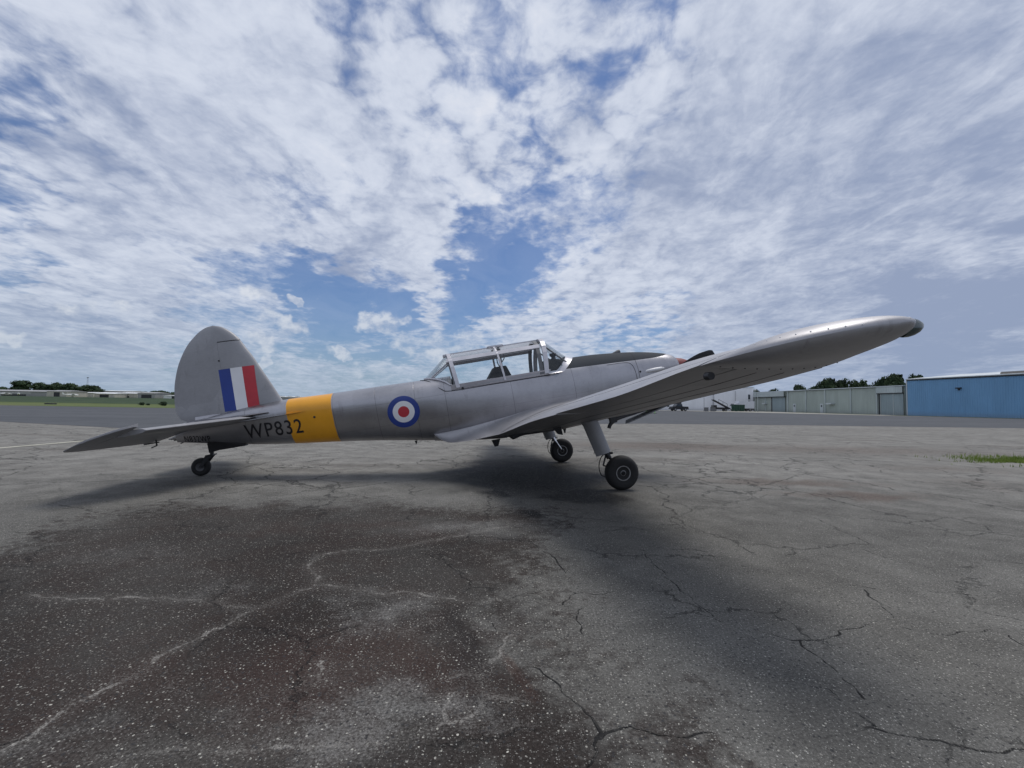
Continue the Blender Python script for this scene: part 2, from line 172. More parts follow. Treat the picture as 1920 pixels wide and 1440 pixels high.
def skin_material(name, base, rough, metal, fuselage=False, lines=()):
    """Silver painted aluminium skin: faint streaks, oilcanning, rivet rows and panel seams."""
    m = bpy.data.materials.new(name); m.use_nodes = True; t = NT(m.node_tree)
    tc = t.n('TexCoord').outputs['Object']; x, y, z = t.sep(tc)
    b = t.n('BsdfPrincipled')
    n = t.noise(tc, 3.0, 6, 0.6); nf = t.noise(t.comb(t.m('MULTIPLY', x, 0.35), y, z), 60.0, 3, 0.6)
    c = t.v('SCALE', tuple(base), t.m('MULTIPLY', t.lin(n, 0.25, 0.75, 0.86, 1.10), t.lin(nf, 0.2, 0.8, 0.94, 1.06)))
    pv = t.n('TexVoronoi', feature='F1', distance='CHEBYCHEV'); t.set(pv.inputs['Vector'], t.comb(t.m('MULTIPLY', x, 1.0), t.m('MULTIPLY', y, 0.6), t.m('MULTIPLY', z, 0.8))); pv.inputs['Scale'].default_value = 1.7; pv.inputs['Randomness'].default_value = 0.35
    c = t.v('SCALE', c, t.lin(t.sep(pv.outputs['Color'])[0], 0, 1, 0.94, 1.05))
    dn = t.ss(t.noise(t.comb(t.m('MULTIPLY', x, 2.0), y, t.m('MULTIPLY', z, 0.5)), 7.0, 6, 0.72), 0.56, 0.75)
    c = t.mix(t.m('MULTIPLY', dn, 0.34), c, (0.10, 0.095, 0.088))
    met = metal
    rg = t.lin(n, 0.3, 0.7, rough - 0.05, rough + 0.06)
    bumph = t.m('MULTIPLY', t.noise(tc, 5.0, 3, 0.5), 0.35)
    if fuselage:
        # seams at frame stations
        seam = 0.0
        for xs in (1.02, -0.02, -0.95, -1.9, -2.32, -2.86, -3.44, -4.62):
            d = t.m('ABSOLUTE', t.m('SUBTRACT', x, xs)); seam = t.m('MAXIMUM', seam, t.ss(d, 0.0015, 0.0045, 1.0 if xs in (1.02,) else 0.48, 0.0))
        for zs, x0, x1 in ((1.555, -3.4, -1.85), (1.25, -3.4, 0.9)):
            d = t.m('ABSOLUTE', t.m('SUBTRACT', z, zs)); sel = t.m('MULTIPLY', t.m('GREATER_THAN', x, x0), t.m('LESS_THAN', x, x1))
            seam = t.m('MAXIMUM', seam, t.m('MULTIPLY', t.ss(d, 0.001, 0.004, 0.25, 0.0), sel))
        wob = t.m('MULTIPLY_ADD', t.noise(tc, 9.0, 2), 0.01, -0.005)
        band = t.m('MULTIPLY', t.m('GREATER_THAN', t.m('ADD', x, wob), -4.06), t.m('LESS_THAN', t.m('ADD', x, wob), -3.455))
        yel = t.v('SCALE', (0.74, 0.33, 0.016), t.lin(n, 0.25, 0.75, 0.88, 1.1))
        c = t.mix(band, c, yel)
        # matt anti-dazzle panel on the nose
        zl = t.m('MULTIPLY_ADD', x, -0.030, 1.632)
        end = t.m('MULTIPLY', t.m('POWER', t.m('MAXIMUM', t.m('SUBTRACT', x, 1.25), 0.0), 2.0), 0.25)
        ag = t.m('MULTIPLY', t.m('GREATER_THAN', z, t.m('ADD', zl, end)), t.m('MULTIPLY', t.m('GREATER_THAN', x, -0.42), t.m('LESS_THAN', x, 1.70)))
        c = t.mix(ag, c, t.v('SCALE', (0.045, 0.050, 0.058), t.lin(n, 0.25, 0.75, 0.85, 1.15)))
        met = t.m('MULTIPLY', metal, t.m('SUBTRACT', 1.0, t.m('MAXIMUM', band, ag)))
        rg = t.m('ADD', rg, t.m('MULTIPLY', ag, 0.42)); t.set(b.inputs['Specular IOR Level'], t.m('MULTIPLY_ADD', ag, -0.38, 0.5))
        c = t.mix(seam, c, (0.03, 0.03, 0.03))
        # exhaust and oily soot under the belly
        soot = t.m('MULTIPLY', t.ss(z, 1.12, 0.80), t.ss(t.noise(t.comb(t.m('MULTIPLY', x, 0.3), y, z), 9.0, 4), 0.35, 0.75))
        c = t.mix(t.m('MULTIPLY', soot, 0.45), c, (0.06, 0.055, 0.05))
        bumph = t.m('SUBTRACT', bumph, t.m('MULTIPLY', seam, 0.5))
    for ax, val, wd in lines:
        d = t.m('ABSOLUTE', t.m('SUBTRACT', {'x': x, 'y': y, 'z': z}[ax], val))
        c = t.mix(t.ss(d, wd * 0.4, wd, 0.55, 0.0), c, (0.04, 0.04, 0.045))
    # rivets: small dots on a grid over the plating
    rv = t.voro(t.comb(x, y, z), 26.0, rnd=0.0)
    riv = t.ss(rv, 0.05, 0.09, 1.0, 0.0)
    c = t.mix(t.m('MULTIPLY', riv, 0.10), c, (0.08, 0.08, 0.085))
    t.set(b.inputs['Base Color'], c); t.set(b.inputs['Metallic'], met); t.set(b.inputs['Roughness'], rg)
    bp = t.n('Bump'); bp.inputs['Strength'].default_value = 0.35; bp.inputs['Distance'].default_value = 0.012
    t.set(bp.inputs['Height'], bumph); t.set(b.inputs['Normal'], bp.outputs[0])
    o = t.n('OutputMaterial'); t.t.links.new(b.outputs[0], o.inputs[0])
    return m

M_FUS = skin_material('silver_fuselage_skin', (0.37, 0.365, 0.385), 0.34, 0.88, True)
M_WING = skin_material('silver_wing_skin', (0.35, 0.345, 0.36), 0.46, 0.62)
M_TAIL = skin_material('silver_fabric', (0.30, 0.30, 0.315), 0.5, 0.30)
M_FRAME = mat('canopy_frame_paint', (0.52, 0.51, 0.54), 0.36, 0.45, 0.06)
M_INNER = mat('inner_frame_grey', (0.12, 0.125, 0.135), 0.55)
M_BLACK = mat('black_rubber', (0.012, 0.012, 0.013), 0.75, bump=0.3, bscale=80)
M_DARK = mat('dark_metal', (0.03, 0.03, 0.033), 0.5, 0.4)
M_RIM = mat('wheel_rim_metal', (0.33, 0.33, 0.34), 0.38, 0.8, 0.2, 25)
M_STEEL = mat('bright_steel', (0.6, 0.6, 0.62), 0.25, 1.0)
M_RED = mat('red_spinner_paint', (0.17, 0.022, 0.022), 0.55)
M_PROP = mat('propeller_grey', (0.055, 0.058, 0.065), 0.55, 0.1)
M_LEATHER = mat('black_upholstery', (0.012, 0.012, 0.014), 0.8, bump=0.3, spec=0.2)
M_BLUEP = mat('roundel_blue', (0.018, 0.045, 0.24), 0.5)
M_WHITEP = mat('insignia_white', (0.72, 0.72, 0.74), 0.5, var=0.05)
M_REDP = mat('insignia_red', (0.46, 0.03, 0.045), 0.5)
M_LETTER = mat('black_lettering', (0.010, 0.010, 0.014), 0.5)
M_LAMP = mat('green_lamp_glass', (0.012, 0.03, 0.03), 0.12, spec=0.8)

def glass_material(name='canopy_glass', tint=(0.93, 0.96, 0.97)):
    m = bpy.data.materials.new(name); m.use_nodes = True; t = NT(m.node_tree)
    tr = t.n('BsdfTransparent'); tr.inputs[0].default_value = (*tint, 1)
    gl = t.n('BsdfGlossy'); gl.inputs['Roughness'].default_value = 0.03
    gl.inputs['Color'].default_value = (0.9, 0.93, 0.95, 1)
    fr = t.n('LayerWeight'); fr.inputs[0].default_value = 0.25
    tc = t.n('TexCoord').outputs['Object']
    f = t.m('ADD', t.m('MULTIPLY', fr.outputs['Fresnel'], 0.55), t.m('MULTIPLY', t.noise(tc, 4.0, 4), 0.04))
    mx = t.n('MixShader'); t.set(mx.inputs[0], f); t.t.links.new(tr.outputs[0], mx.inputs[1]); t.t.links.new(gl.outputs[0], mx.inputs[2])
    o = t.n('OutputMaterial'); t.t.links.new(mx.outputs[0], o.inputs[0]); return m
M_GLASS = glass_material()
M_ROOFGLASS = glass_material('hazy_roof_perspex', (0.95, 0.97, 0.98))
_t = M_ROOFGLASS.node_tree; _o = [n for n in _t.nodes if n.type == 'OUTPUT_MATERIAL'][0]; _s = _o.inputs[0].links[0].from_socket
_d = _t.nodes.new('ShaderNodeBsdfTranslucent'); _d.inputs[0].default_value = (0.80, 0.82, 0.86, 1); _d2 = _t.nodes.new('ShaderNodeBsdfDiffuse'); _d2.inputs[0].default_value = (0.75, 0.76, 0.80, 1)
_a = _t.nodes.new('ShaderNodeAddShader'); _m1 = _t.nodes.new('ShaderNodeMixShader'); _m1.inputs[0].default_value = 0.5; _t.links.new(_d.outputs[0], _m1.inputs[1]); _t.links.new(_d2.outputs[0], _m1.inputs[2])
_m = _t.nodes.new('ShaderNodeMixShader'); _m.inputs[0].default_value = 0.45; _t.links.new(_s, _m.inputs[1]); _t.links.new(_m1.outputs[0], _m.inputs[2]); _t.links.new(_m.outputs[0], _o.inputs[0]); _t.nodes.remove(_a)

# ---------------------------------------------------------------- mesh helpers
def link(name, me, parent=None, m=None, smooth=False, label=None, cat=None, group=None, kind=None, loc=None):
    o = bpy.data.objects.new(name, me); COL.objects.link(o)
    if parent is not None: o.parent = parent
    if m is not None and len(me.materials) == 0: me.materials.append(m)
    if smooth:
        for p in me.polygons: p.use_smooth = True
        if len(me.polygons) < 60000: me.set_sharp_from_angle(angle=math.radians(52))
    if label: o['label'] = label
    if cat: o['category'] = cat
    if group: o['group'] = group
    if kind: o['kind'] = kind
    if loc: o.location = loc
    return o
def empty(name, loc=(0, 0, 0), rz=0.0, label=None, cat=None, group=None, kind=None):
    o = bpy.data.objects.new(name, None); COL.objects.link(o); o.location = loc; o.rotation_euler = (0, 0, rz)
    o.empty_display_size = 0.2
    if label: o['label'] = label
    if cat: o['category'] = cat
    if group: o['group'] = group
    if kind: o['kind'] = kind
    return o
def bm_obj(name, bm, parent=None, m=None, smooth=False, **kw):
    bmesh.ops.recalc_face_normals(bm, faces=bm.faces)
    me = bpy.data.meshes.new(name); bm.to_mesh(me); bm.free()
    return link(name, me, parent, m, smooth, **kw)
def loft(bm, rings, closed=True, cap=True):
    vs = [[bm.verts.new(p) for p in r] for r in rings]
    n = len(rings[0]); fs = []
    for a, b in zip(vs[:-1], vs[1:]):
        for i in range(n if closed else n - 1):
            j = (i + 1) % n
            try: fs.append(bm.faces.new((a[i], a[j], b[j], b[i])))
            except ValueError: pass
    if cap and closed:
        for r in (vs[0], vs[-1]):
            try: bm.faces.new(r)
            except ValueError: pass
    return vs
def box(bm, x0, x1, y0, y1, z0, z1, mtx=None):
    ps = [(x, y, z) for x in (x0, x1) for y in (y0, y1) for z in (z0, z1)]
    v = [bm.verts.new(mtx @ Vector(p) if mtx else p) for p in ps]
    for f in ((0, 1, 3, 2), (4, 6, 7, 5), (0, 4, 5, 1), (2, 3, 7, 6), (0, 2, 6, 4), (1, 5, 7, 3)):
        bm.faces.new([v[i] for i in f])
    return v
def tube(bm, pts, r, n=8, cap=True):
    pts = [Vector(p) for p in pts]; rings = []
    up = Vector((0, 0, 1)); prev = None
    for i, p in enumerate(pts):
        d = (pts[min(i + 1, len(pts) - 1)] - pts[max(i - 1, 0)]).normalized()
        a = d.cross(up if abs(d.z) < 0.95 else Vector((1, 0, 0))).normalized()
        if prev is not None:
            a = (prev - d * prev.dot(d)).normalized()
        prev = a; b = d.cross(a)
        rr = r[i] if isinstance(r, (list, tuple)) else r
        rings.append([p + (a * math.cos(t) + b * math.sin(t)) * rr for t in [2 * math.pi * k_ / n for k_ in range(n)]])
    loft(bm, rings, True, cap)
def lathe(bm, prof, centre, axis='y', n=32):
    """prof: list of (radius, along)"""
    rings = []
    for r, a in prof:
        ring = []
        for k_ in range(n):
            t = 2 * math.pi * k_ / n; c, s_ = math.cos(t) * r, math.sin(t) * r
            p = {'y': (c, a, s_), 'x': (a, c, s_), 'z': (c, s_, a)}[axis]
            ring.append(Vector(centre) + Vector(p))
        rings.append(ring)
    loft(bm, rings, True, True)
def smooth_path(pts, n=6):
    pts = [Vector(p) for p in pts]; out = []
    for i in range(len(pts) - 1):
        p0, p1, p2, p3 = pts[max(i - 1, 0)], pts[i], pts[i + 1], pts[min(i + 2, len(pts) - 1)]
        for k_ in range(n):
            t = k_ / n
            out.append(0.5 * ((2 * p1) + (p2 - p0) * t + (2 * p0 - 5 * p1 + 4 * p2 - p3) * t * t + (3 * p1 - p0 - 3 * p2 + p3) * t ** 3))
    out.append(pts[-1]); return out
def cubic(xs, ys, x):
    """monotone-ish Hermite interpolation"""
    if x <= xs[0]: return ys[0]
    if x >= xs[-1]: return ys[-1]
    i = max(j for j in range(len(xs) - 1) if xs[j] <= x)
    h = xs[i + 1] - xs[i]; t = (x - xs[i]) / h
    def sl(j):
        if j <= 0 or j >= len(xs) - 1:
            jj = min(max(j, 0), len(xs) - 2); 
            return (ys[jj + 1] - ys[jj]) / (xs[jj + 1] - xs[jj])
        a = (ys[j] - ys[j - 1]) / (xs[j] - xs[j - 1]); b = (ys[j + 1] - ys[j]) / (xs[j + 1] - xs[j])
        return 0.0 if a * b <= 0 else 2 * a * b / (a + b)
    m0, m1 = sl(i) * h, sl(i + 1) * h
    return (2 * t**3 - 3 * t**2 + 1) * ys[i] + (t**3 - 2 * t**2 + t) * m0 + (-2 * t**3 + 3 * t**2) * ys[i + 1] + (t**3 - t**2) * m1
def sstep(a, b, x):
    t = min(max((x - a) / (b - a), 0), 1); return t * t * (3 - 2 * t)

# ---------------------------------------------------------------- ground
def gz(x, y):
    """height of the field: rises a little towards the hangars and to the far bank on the left"""
    z = 0.006 * max(x - 20, 0) if x < 90 else 0.42
    z *= sstep(20, 45, y)
    left = sstep(0.15, 0.45, -x / max(y, 1.0))
    z += 1.02 * sstep(78, 112, y) * left
    z += 0.9 * sstep(150, 400, y) * (1 - left)
    return z
def npss(a, b, x):
    t = np.clip((x - a) / (b - a), 0, 1); return t * t * (3 - 2 * t)
def seg_dist(px, py, lines):
    d = np.full(px.shape, 9.0)
    for L in lines:
        # roughen the path so it wanders like a real crack
        P_ = [np.array(L[0], float)]
        for a, b in zip(L[:-1], L[1:]):
            a = np.array(a, float); b = np.array(b, float); nseg = max(2, int(np.linalg.norm(b - a) / 0.028)); nseg = min(nseg, 36); ph = random.uniform(0, 6); walk = 0.0
            nrm = np.array([-(b - a)[1], (b - a)[0]]) / max(np.linalg.norm(b - a), 1e-6)
            for q in range(1, nseg + 1):
                pt = a + (b - a) * q / nseg
                if q < nseg:
                    walk = walk * 0.8 + random.uniform(-1, 1) * 0.009; pt = pt + nrm * (walk + 0.010 * math.sin(q * 0.9 + ph))
                P_.append(pt)
        x0 = min(p[0] for p in P_) - 0.5; x1 = max(p[0] for p in P_) + 0.5; y0 = min(p[1] for p in P_) - 0.5; y1 = max(p[1] for p in P_) + 0.5
        idx = np.where((px > x0) & (px < x1) & (py > y0) & (py < y1))[0]
        qx, qy = px[idx], py[idx]; dd = d[idx]
        for a, b in zip(P_[:-1], P_[1:]):
            ab = b - a; l2 = max(float(ab @ ab), 1e-9)
            t = np.clip(((qx - a[0]) * ab[0] + (qy - a[1]) * ab[1]) / l2, 0, 1)
            dd = np.minimum(dd, np.hypot(qx - a[0] - ab[0] * t, qy - a[1] - ab[1] * t))
        d[idx] = dd
    return d
def poly_sd(px, py, poly):
    inside = np.zeros(px.shape, bool); d = np.full(px.shape, 99.0)
    n = len(poly)
    for i in range(n):
        ax, ay = poly[i]; bx, by = poly[(i + 1) % n]
        abx, aby = bx - ax, by - ay
        t = np.clip(((px - ax) * abx + (py - ay) * aby) / (abx * abx + aby * aby), 0, 1)
        d = np.minimum(d, np.hypot(px - ax - abx * t, py - ay - aby * t))
        cond = ((ay > py) != (by > py)) & (px < (bx - ax) * (py - ay) / ((by - ay) + 1e-12) + ax)
        inside ^= cond
    return np.where(inside, d, -d)
def blobmap(px, py, blobs):
    v = np.zeros(px.shape)
    for x, y, rx, ry, a in blobs:
        q = ((px - x) / max(rx, 0.03)) ** 2 + ((py - y) / max(ry, 0.03)) ** 2
        v = np.maximum(v, a * np.exp(-q * 0.7))
    return v
def build_ground():
    fr = np.radians(np.linspace(-54, 54, 700)); bk = np.radians(np.linspace(60, 300, 60))
    ang = np.concatenate([fr, bk]); rad = np.concatenate([[0.02], np.geomspace(0.5, 1.15, 20), np.geomspace(1.16, 12, 600), np.geomspace(12.3, 6000, 110)])
    A, RR = np.meshgrid(ang, rad); X = (np.sin(A) * RR).ravel(); Y = (np.cos(A) * RR).ravel()
    Z = np.array([gz(a, b) for a, b in zip(X, Y)])
    na, nr = len(ang), len(rad)
    co = np.stack([X, Y, Z], 1)
    i = np.arange(nr - 1)[:, None] * na + np.arange(na)[None, :]; j = np.arange(nr - 1)[:, None] * na + (np.arange(na)[None, :] + 1) % na
    faces = np.stack([i, j, j + na, i + na], -1).reshape(-1, 4)[:, ::-1]
    me = bpy.data.meshes.new('ground'); me.vertices.add(len(co)); me.vertices.foreach_set('co', co.ravel())
    me.loops.add(faces.size); me.loops.foreach_set('vertex_index', faces.ravel())
    me.polygons.add(len(faces)); me.polygons.foreach_set('loop_start', np.arange(0, faces.size, 4)); me.polygons.foreach_set('loop_total', np.full(len(faces), 4))
    me.update(); me.validate()
    sel = np.where((np.hypot(X, Y) < 40) & (Y > 0))[0]; sx, sy = X[sel], Y[sel]
    wx = sx + 0.10 * np.sin(sy * 7 + 2 * np.sin(sx * 5)) + 0.05 * np.sin(sx * 19 + sy * 13)
    wy = sy + 0.08 * np.sin(sx * 6 + 2 * np.sin(sy * 4)) + 0.04 * np.sin(sx * 17 - sy * 15)
    def put(name, vals, default):
        a = me.attributes.new(name, 'FLOAT', 'POINT'); full = np.full(len(co), default, np.float32); full[sel] = vals; a.data.foreach_set('value', full)
    put('pale_crack', seg_dist(sx, sy, PALE_CRACKS), 9.0)
    put('dark_crack', seg_dist(sx, sy, DARK_CRACKS), 9.0)
    put('brown', npss(-0.95, 0.60, poly_sd(wx, wy, BROWN)), 0.0)
    put('pale', blobmap(wx, wy, PALE_BLOBS), 0.0)
    put('oil_shade', blobmap(wx, wy, OIL_SHADE_BLOBS), 0.0)  # oil stains together with painted shade beneath the aircraft
    put('rust', blobmap(wx, wy, RUST_BLOBS), 0.0)
    return me
def asphalt_material():
    m = bpy.data.materials.new('old_asphalt'); m.use_nodes = True; t = NT(m.node_tree)
    tc = t.n('NewGeometry').outputs['Position']
    P2 = tc
    def at(n):
        nd = t.n('Attribute'); nd.attribute_name = n; return nd.outputs['Fac']
    big = t.noise(P2, 0.35, 5, 0.6); mid = t.noise(P2, 2.2, 6, 0.65); fin = t.noise(P2, 14.0, 5, 0.7); gr = t.noise(P2, 90.0, 3, 0.7)
    stretch = t.comb(t.m('MULTIPLY', t.sep(P2)[0], 0.22), t.sep(P2)[1], 0)
    streak = t.noise(stretch, 0.9, 6, 0.62, 0.6)
    grey = t.mix(t.ss(mid, 0.3, 0.7), (0.086, 0.083, 0.077), (0.138, 0.134, 0.124))
    grey = t.v('SCALE', grey, t.lin(big, 0.3, 0.7, 0.86, 1.12))
    # the apron beyond the near patch is paler
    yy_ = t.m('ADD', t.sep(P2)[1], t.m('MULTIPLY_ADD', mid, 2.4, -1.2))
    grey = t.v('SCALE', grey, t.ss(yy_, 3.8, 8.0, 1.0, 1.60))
    # old grime lies in bands across the far apron
    sband = t.m('MULTIPLY', t.ss(streak, 0.52, 0.70), t.ss(t.sep(P2)[1], 5.0, 8.5))
    grey = t.mix(t.m('MULTIPLY', sband, 0.55), grey, (0.085, 0.073, 0.064))
    brownm = t.m('MULTIPLY', at('brown'), 1.0)
    bm_ = t.ss(t.m('ADD', brownm, t.m('ADD', t.m('MULTIPLY_ADD', mid, 1.5, -0.75), t.m('MULTIPLY_ADD', fin, 1.6, -0.8))), 0.22, 0.78)
    bcol = t.mix(t.ss(mid, 0.35, 0.65), (0.013, 0.0095, 0.0085), (0.028, 0.0215, 0.019))
    rustm = t.ss(t.m('ADD', at('rust'), t.m('MULTIPLY_ADD', mid, 0.8, -0.4)), 0.12, 0.75)
    far = t.mix(t.m('MULTIPLY', rustm, 0.72), grey, (0.085, 0.060, 0.050))
    bcol = t.mix(t.m('MULTIPLY', rustm, 0.55), bcol, (0.036, 0.022, 0.019))
    c = t.mix(t.m('MULTIPLY', bm_, t.ss(t.noise(P2, 1.1, 6, 0.7), 0.34, 0.60, 0.62, 0.96)), far, bcol)
    oil_shade = t.ss(t.m('ADD', at('oil_shade'), t.m('MULTIPLY_ADD', mid, 0.7, -0.35)), 0.15, 0.80)
    c = t.mix(t.m('MULTIPLY', oil_shade, 0.94), c, (0.009, 0.0085, 0.009))  # near-black for oil stains and for the shadow painted under the aircraft
    # worn, dusty patches
    pm = t.m('ADD', at('pale'), t.m('ADD', t.m('MULTIPLY_ADD', fin, 1.3, -0.65), t.m('MULTIPLY_ADD', gr, 1.2, -0.6)))
    pm = t.ss(pm, 0.15, 1.15)
    c = t.mix(t.m('MULTIPLY', pm, 0.62), c, (0.20, 0.196, 0.188))
    # exposed aggregate: light and dark chips of two sizes
    wv = t.v('ADD', P2, t.v('SCALE', t.noise(P2, 40.0, 2, 0.5, col=True), 0.012))
    def chips(scale, thr, frac, soft=0.06):
        vd = t.n('TexVoronoi', feature='F1'); t.set(vd.inputs['Vector'], wv); vd.inputs['Scale'].default_value = scale
        pick = t.sep(vd.outputs['Color'])
        on = t.m('GREATER_THAN', pick[0], 1 - frac)
        return t.m('MULTIPLY', t.ss(vd.outputs['Distance'], thr, thr + soft, 1.0, 0.0), on), pick[1]
    c1, p1 = chips(74.0, 0.26, 0.30); c2, p2 = chips(150.0, 0.30, 0.45); c3, p3 = chips(60.0, 0.30, 0.16)
    lightc = t.mix(t.m('MULTIPLY', p1, p1), (0.12, 0.115, 0.105), (0.56, 0.54, 0.48))
    c = t.mix(t.m('MULTIPLY', c1, t.lin(bm_, 0, 1, 0.62, 0.72)), c, lightc)
    c = t.mix(t.m('MULTIPLY', c2, t.lin(bm_, 0, 1, 0.72, 0.40)), c, t.mix(t.m('MULTIPLY', p2, p2), (0.11, 0.108, 0.10), (0.55, 0.54, 0.50)))
    c = t.mix(t.m('MULTIPLY', c3, 0.80), c, (0.035, 0.035, 0.037))
    c = t.v('SCALE', c, t.m('MULTIPLY', t.lin(gr, 0.25, 0.75, 0.45, 1.6), t.lin(t.noise(P2, 260.0, 2, 0.6), 0.25, 0.75, 0.65, 1.4)))
    # cracks
    n45 = t.noise(P2, 46.0, 4, 0.7)
    jag = t.m('ADD', t.m('MULTIPLY_ADD', fin, 0.05, -0.025), t.m('MULTIPLY_ADD', n45, 0.030, -0.015))
    pc = t.m('ADD', at('pale_crack'), jag)
    pcm = t.ss(t.m('ABSOLUTE', pc), 0.001, 0.0105, 1.0, 0.0)
    pcm = t.m('MULTIPLY', pcm, t.m('MULTIPLY', t.ss(t.noise(P2, 3.1, 2), 0.34, 0.58, 0.10, 1.0), t.ss(t.noise(P2, 130.0, 3, 0.7), 0.40, 0.56, 0.08, 1.0)))
    dust = t.m('MULTIPLY', t.ss(t.m('ADD', at('pale_crack'), t.m('MULTIPLY_ADD', fin, 0.12, -0.06)), 0.0, 0.075, 0.75, 0.0), t.ss(t.noise(P2, 110.0, 3, 0.7), 0.48, 0.62))
    pcm = t.m('MAXIMUM', pcm, t.m('MULTIPLY', dust, 0.45))
    c = t.mix(t.m('MULTIPLY', pcm, 0.9), c, t.mix(gr, (0.13, 0.125, 0.115), (0.42, 0.40, 0.37)))
    dc = t.m('ABSOLUTE', t.m('ADD', at('dark_crack'), t.m('ADD', t.m('MULTIPLY', jag, 0.20), t.m('MULTIPLY_ADD', t.noise(P2, 5.0, 2), 0.008, -0.004))))
    dc = t.m('DIVIDE', dc, t.lin(t.noise(P2, 3.7, 4, 0.6), 0.36, 0.64, 0.28, 1.0))
    dcm = t.ss(dc, 0.0012, 0.0070, 1.0, 0.0)
    dcm = t.m('MULTIPLY', dcm, t.ss(t.noise(P2, 2.3, 2), 0.33, 0.46, 0.15, 1.0))
    # crazed surface further off
    cv = t.v('ADD', P2, t.v('SCALE', t.noise(P2, 2.5, 4, 0.6, col=True), 0.45))
    ed = t.n('TexVoronoi', feature='DISTANCE_TO_EDGE'); t.set(ed.inputs['Vector'], cv); ed.inputs['Scale'].default_value = 1.35
    ed2 = t.n('TexVoronoi', feature='DISTANCE_TO_EDGE'); t.set(ed2.inputs['Vector'], cv); ed2.inputs['Scale'].default_value = 0.42
    y_ = t.sep(P2)[1]
    am = t.m('MULTIPLY', t.ss(ed.outputs['Distance'], 0.006, 0.022, 1.0, 0.0), t.ss(t.noise(P2, 0.5, 3), 0.45, 0.58))
    am = t.m('MULTIPLY', am, t.ss(y_, 4.2, 6.0))
    am = t.m('MULTIPLY', am, t.ss(y_, 12.0, 22.0, 1.0, 0.25))
    cv3 = t.v('ADD', P2, t.v('SCALE', t.noise(P2, 7.0, 5, 0.7, col=True), 0.22))
    ed3 = t.n('TexVoronoi', feature='DISTANCE_TO_EDGE'); t.set(ed3.inputs['Vector'], cv3); ed3.inputs['Scale'].default_value = 1.1
    am3 = t.m('MULTIPLY', t.ss(ed3.outputs['Distance'], 0.002, 0.0075, 0.8, 0.0), t.m('MULTIPLY', t.ss(t.noise(P2, 1.3, 3), 0.47, 0.56), t.ss(y_, 4.0, 6.5, 1.0, 0.0)))
    am2 = t.m('MULTIPLY', t.ss(ed2.outputs['Distance'], 0.002, 0.007, 1.0, 0.0), t.m('MULTIPLY', t.ss(y_, 3.2, 5.0), t.ss(fin, 0.42, 0.52)))
    crk = t.m('MAXIMUM', dcm, t.m('MULTIPLY', t.m('MAXIMUM', t.m('MAXIMUM', am, am2), am3), 0.75))
    c = t.mix(t.m('MULTIPLY', crk, 0.88), c, (0.012, 0.012, 0.013))
    b = t.n('BsdfPrincipled'); t.set(b.inputs['Base Color'], c)
    t.set(b.inputs['Roughness'], t.m('SUBTRACT', t.lin(fin, 0.3, 0.7, 0.86, 0.98), t.m('MULTIPLY', oil_shade, 0.2)))
    b.inputs['Specular IOR Level'].default_value = 0.14
    h = t.m('ADD', t.m('MULTIPLY', gr, 0.35), t.m('MULTIPLY', c1, 0.35)); h = t.m('ADD', h, t.m('MULTIPLY', c2, 0.25)); h = t.m('ADD', h, t.m('MULTIPLY', fin, 0.8))
    h = t.m('SUBTRACT', h, t.m('MULTIPLY', crk, 1.6))
    bp = t.n('Bump'); bp.inputs['Strength'].default_value = 0.9; bp.inputs['Distance'].default_value = 0.008
    t.set(bp.inputs['Height'], h); t.set(b.inputs['Normal'], bp.outputs[0])
    o = t.n('OutputMaterial'); t.t.links.new(b.outputs[0], o.inputs[0]); return m
gme = build_ground()
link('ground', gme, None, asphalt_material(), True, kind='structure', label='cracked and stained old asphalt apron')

def sheet(name, poly, m, dz, label, step=6.0, kind='structure'):
    """flat sheet following the ground: polygon triangulated on a grid"""
    bm = bmesh.new(); vs = [bm.verts.new((x, y, 0)) for x, y in poly]; bm.faces.new(vs)
    xs = [p[0] for p in poly]; ys = [p[1] for p in poly]
    for ax, lo, hi in ((0, min(xs), max(xs)), (1, min(ys), max(ys))):
        n = int((hi - lo) / step)
        for i in range(1, n + 1):
            co = [0, 0, 0]; no = [0, 0, 0]; co[ax] = lo + (hi - lo) * i / (n + 1); no[ax] = 1
            bmesh.ops.bisect_plane(bm, geom=bm.verts[:] + bm.edges[:] + bm.faces[:], plane_co=co, plane_no=no)
    for v in bm.verts: v.co.z = gz(v.co.x, v.co.y) + dz
    return bm_obj(name, bm, None, m, True, kind=kind, label=label)
def ground_mat(name, a, b, sc, rough=0.9, patch=None):
    m = bpy.data.materials.new(name); m.use_nodes = True; t = NT(m.node_tree)
    p = t.n('NewGeometry').outputs['Position']
    n = t.noise(p, sc, 7, 0.65); n2 = t.noise(t.comb(t.m('MULTIPLY', t.sep(p)[0], 0.2), t.sep(p)[1], 0), sc * 0.35, 5, 0.6)
    c = t.mix(t.ss(t.m('ADD', t.m('MULTIPLY', n, 0.5), t.m('MULTIPLY', n2, 0.5)), 0.35, 0.65), a, b)
    if patch: c = t.mix(t.m('MULTIPLY', t.ss(t.noise(p, sc * 0.15, 4), 0.5, 0.62), 0.7), c, patch)
    bs = t.n('BsdfPrincipled'); t.set(bs.inputs['Base Color'], c); bs.inputs['Roughness'].default_value = rough; bs.inputs['Specular IOR Level'].default_value = 0.25
    bp = t.n('Bump'); bp.inputs['Strength'].default_value = 0.4; bp.inputs['Distance'].default_value = 0.03; t.set(bp.inputs['Height'], t.noise(p, sc * 12, 4, 0.7)); t.set(bs.inputs['Normal'], bp.outputs[0])
    o = t.n('OutputMaterial'); t.t.links.new(bs.outputs[0], o.inputs[0]); return m
M_TAXI = ground_mat('taxiway_asphalt', (0.060, 0.064, 0.072), (0.086, 0.090, 0.098), 0.9)
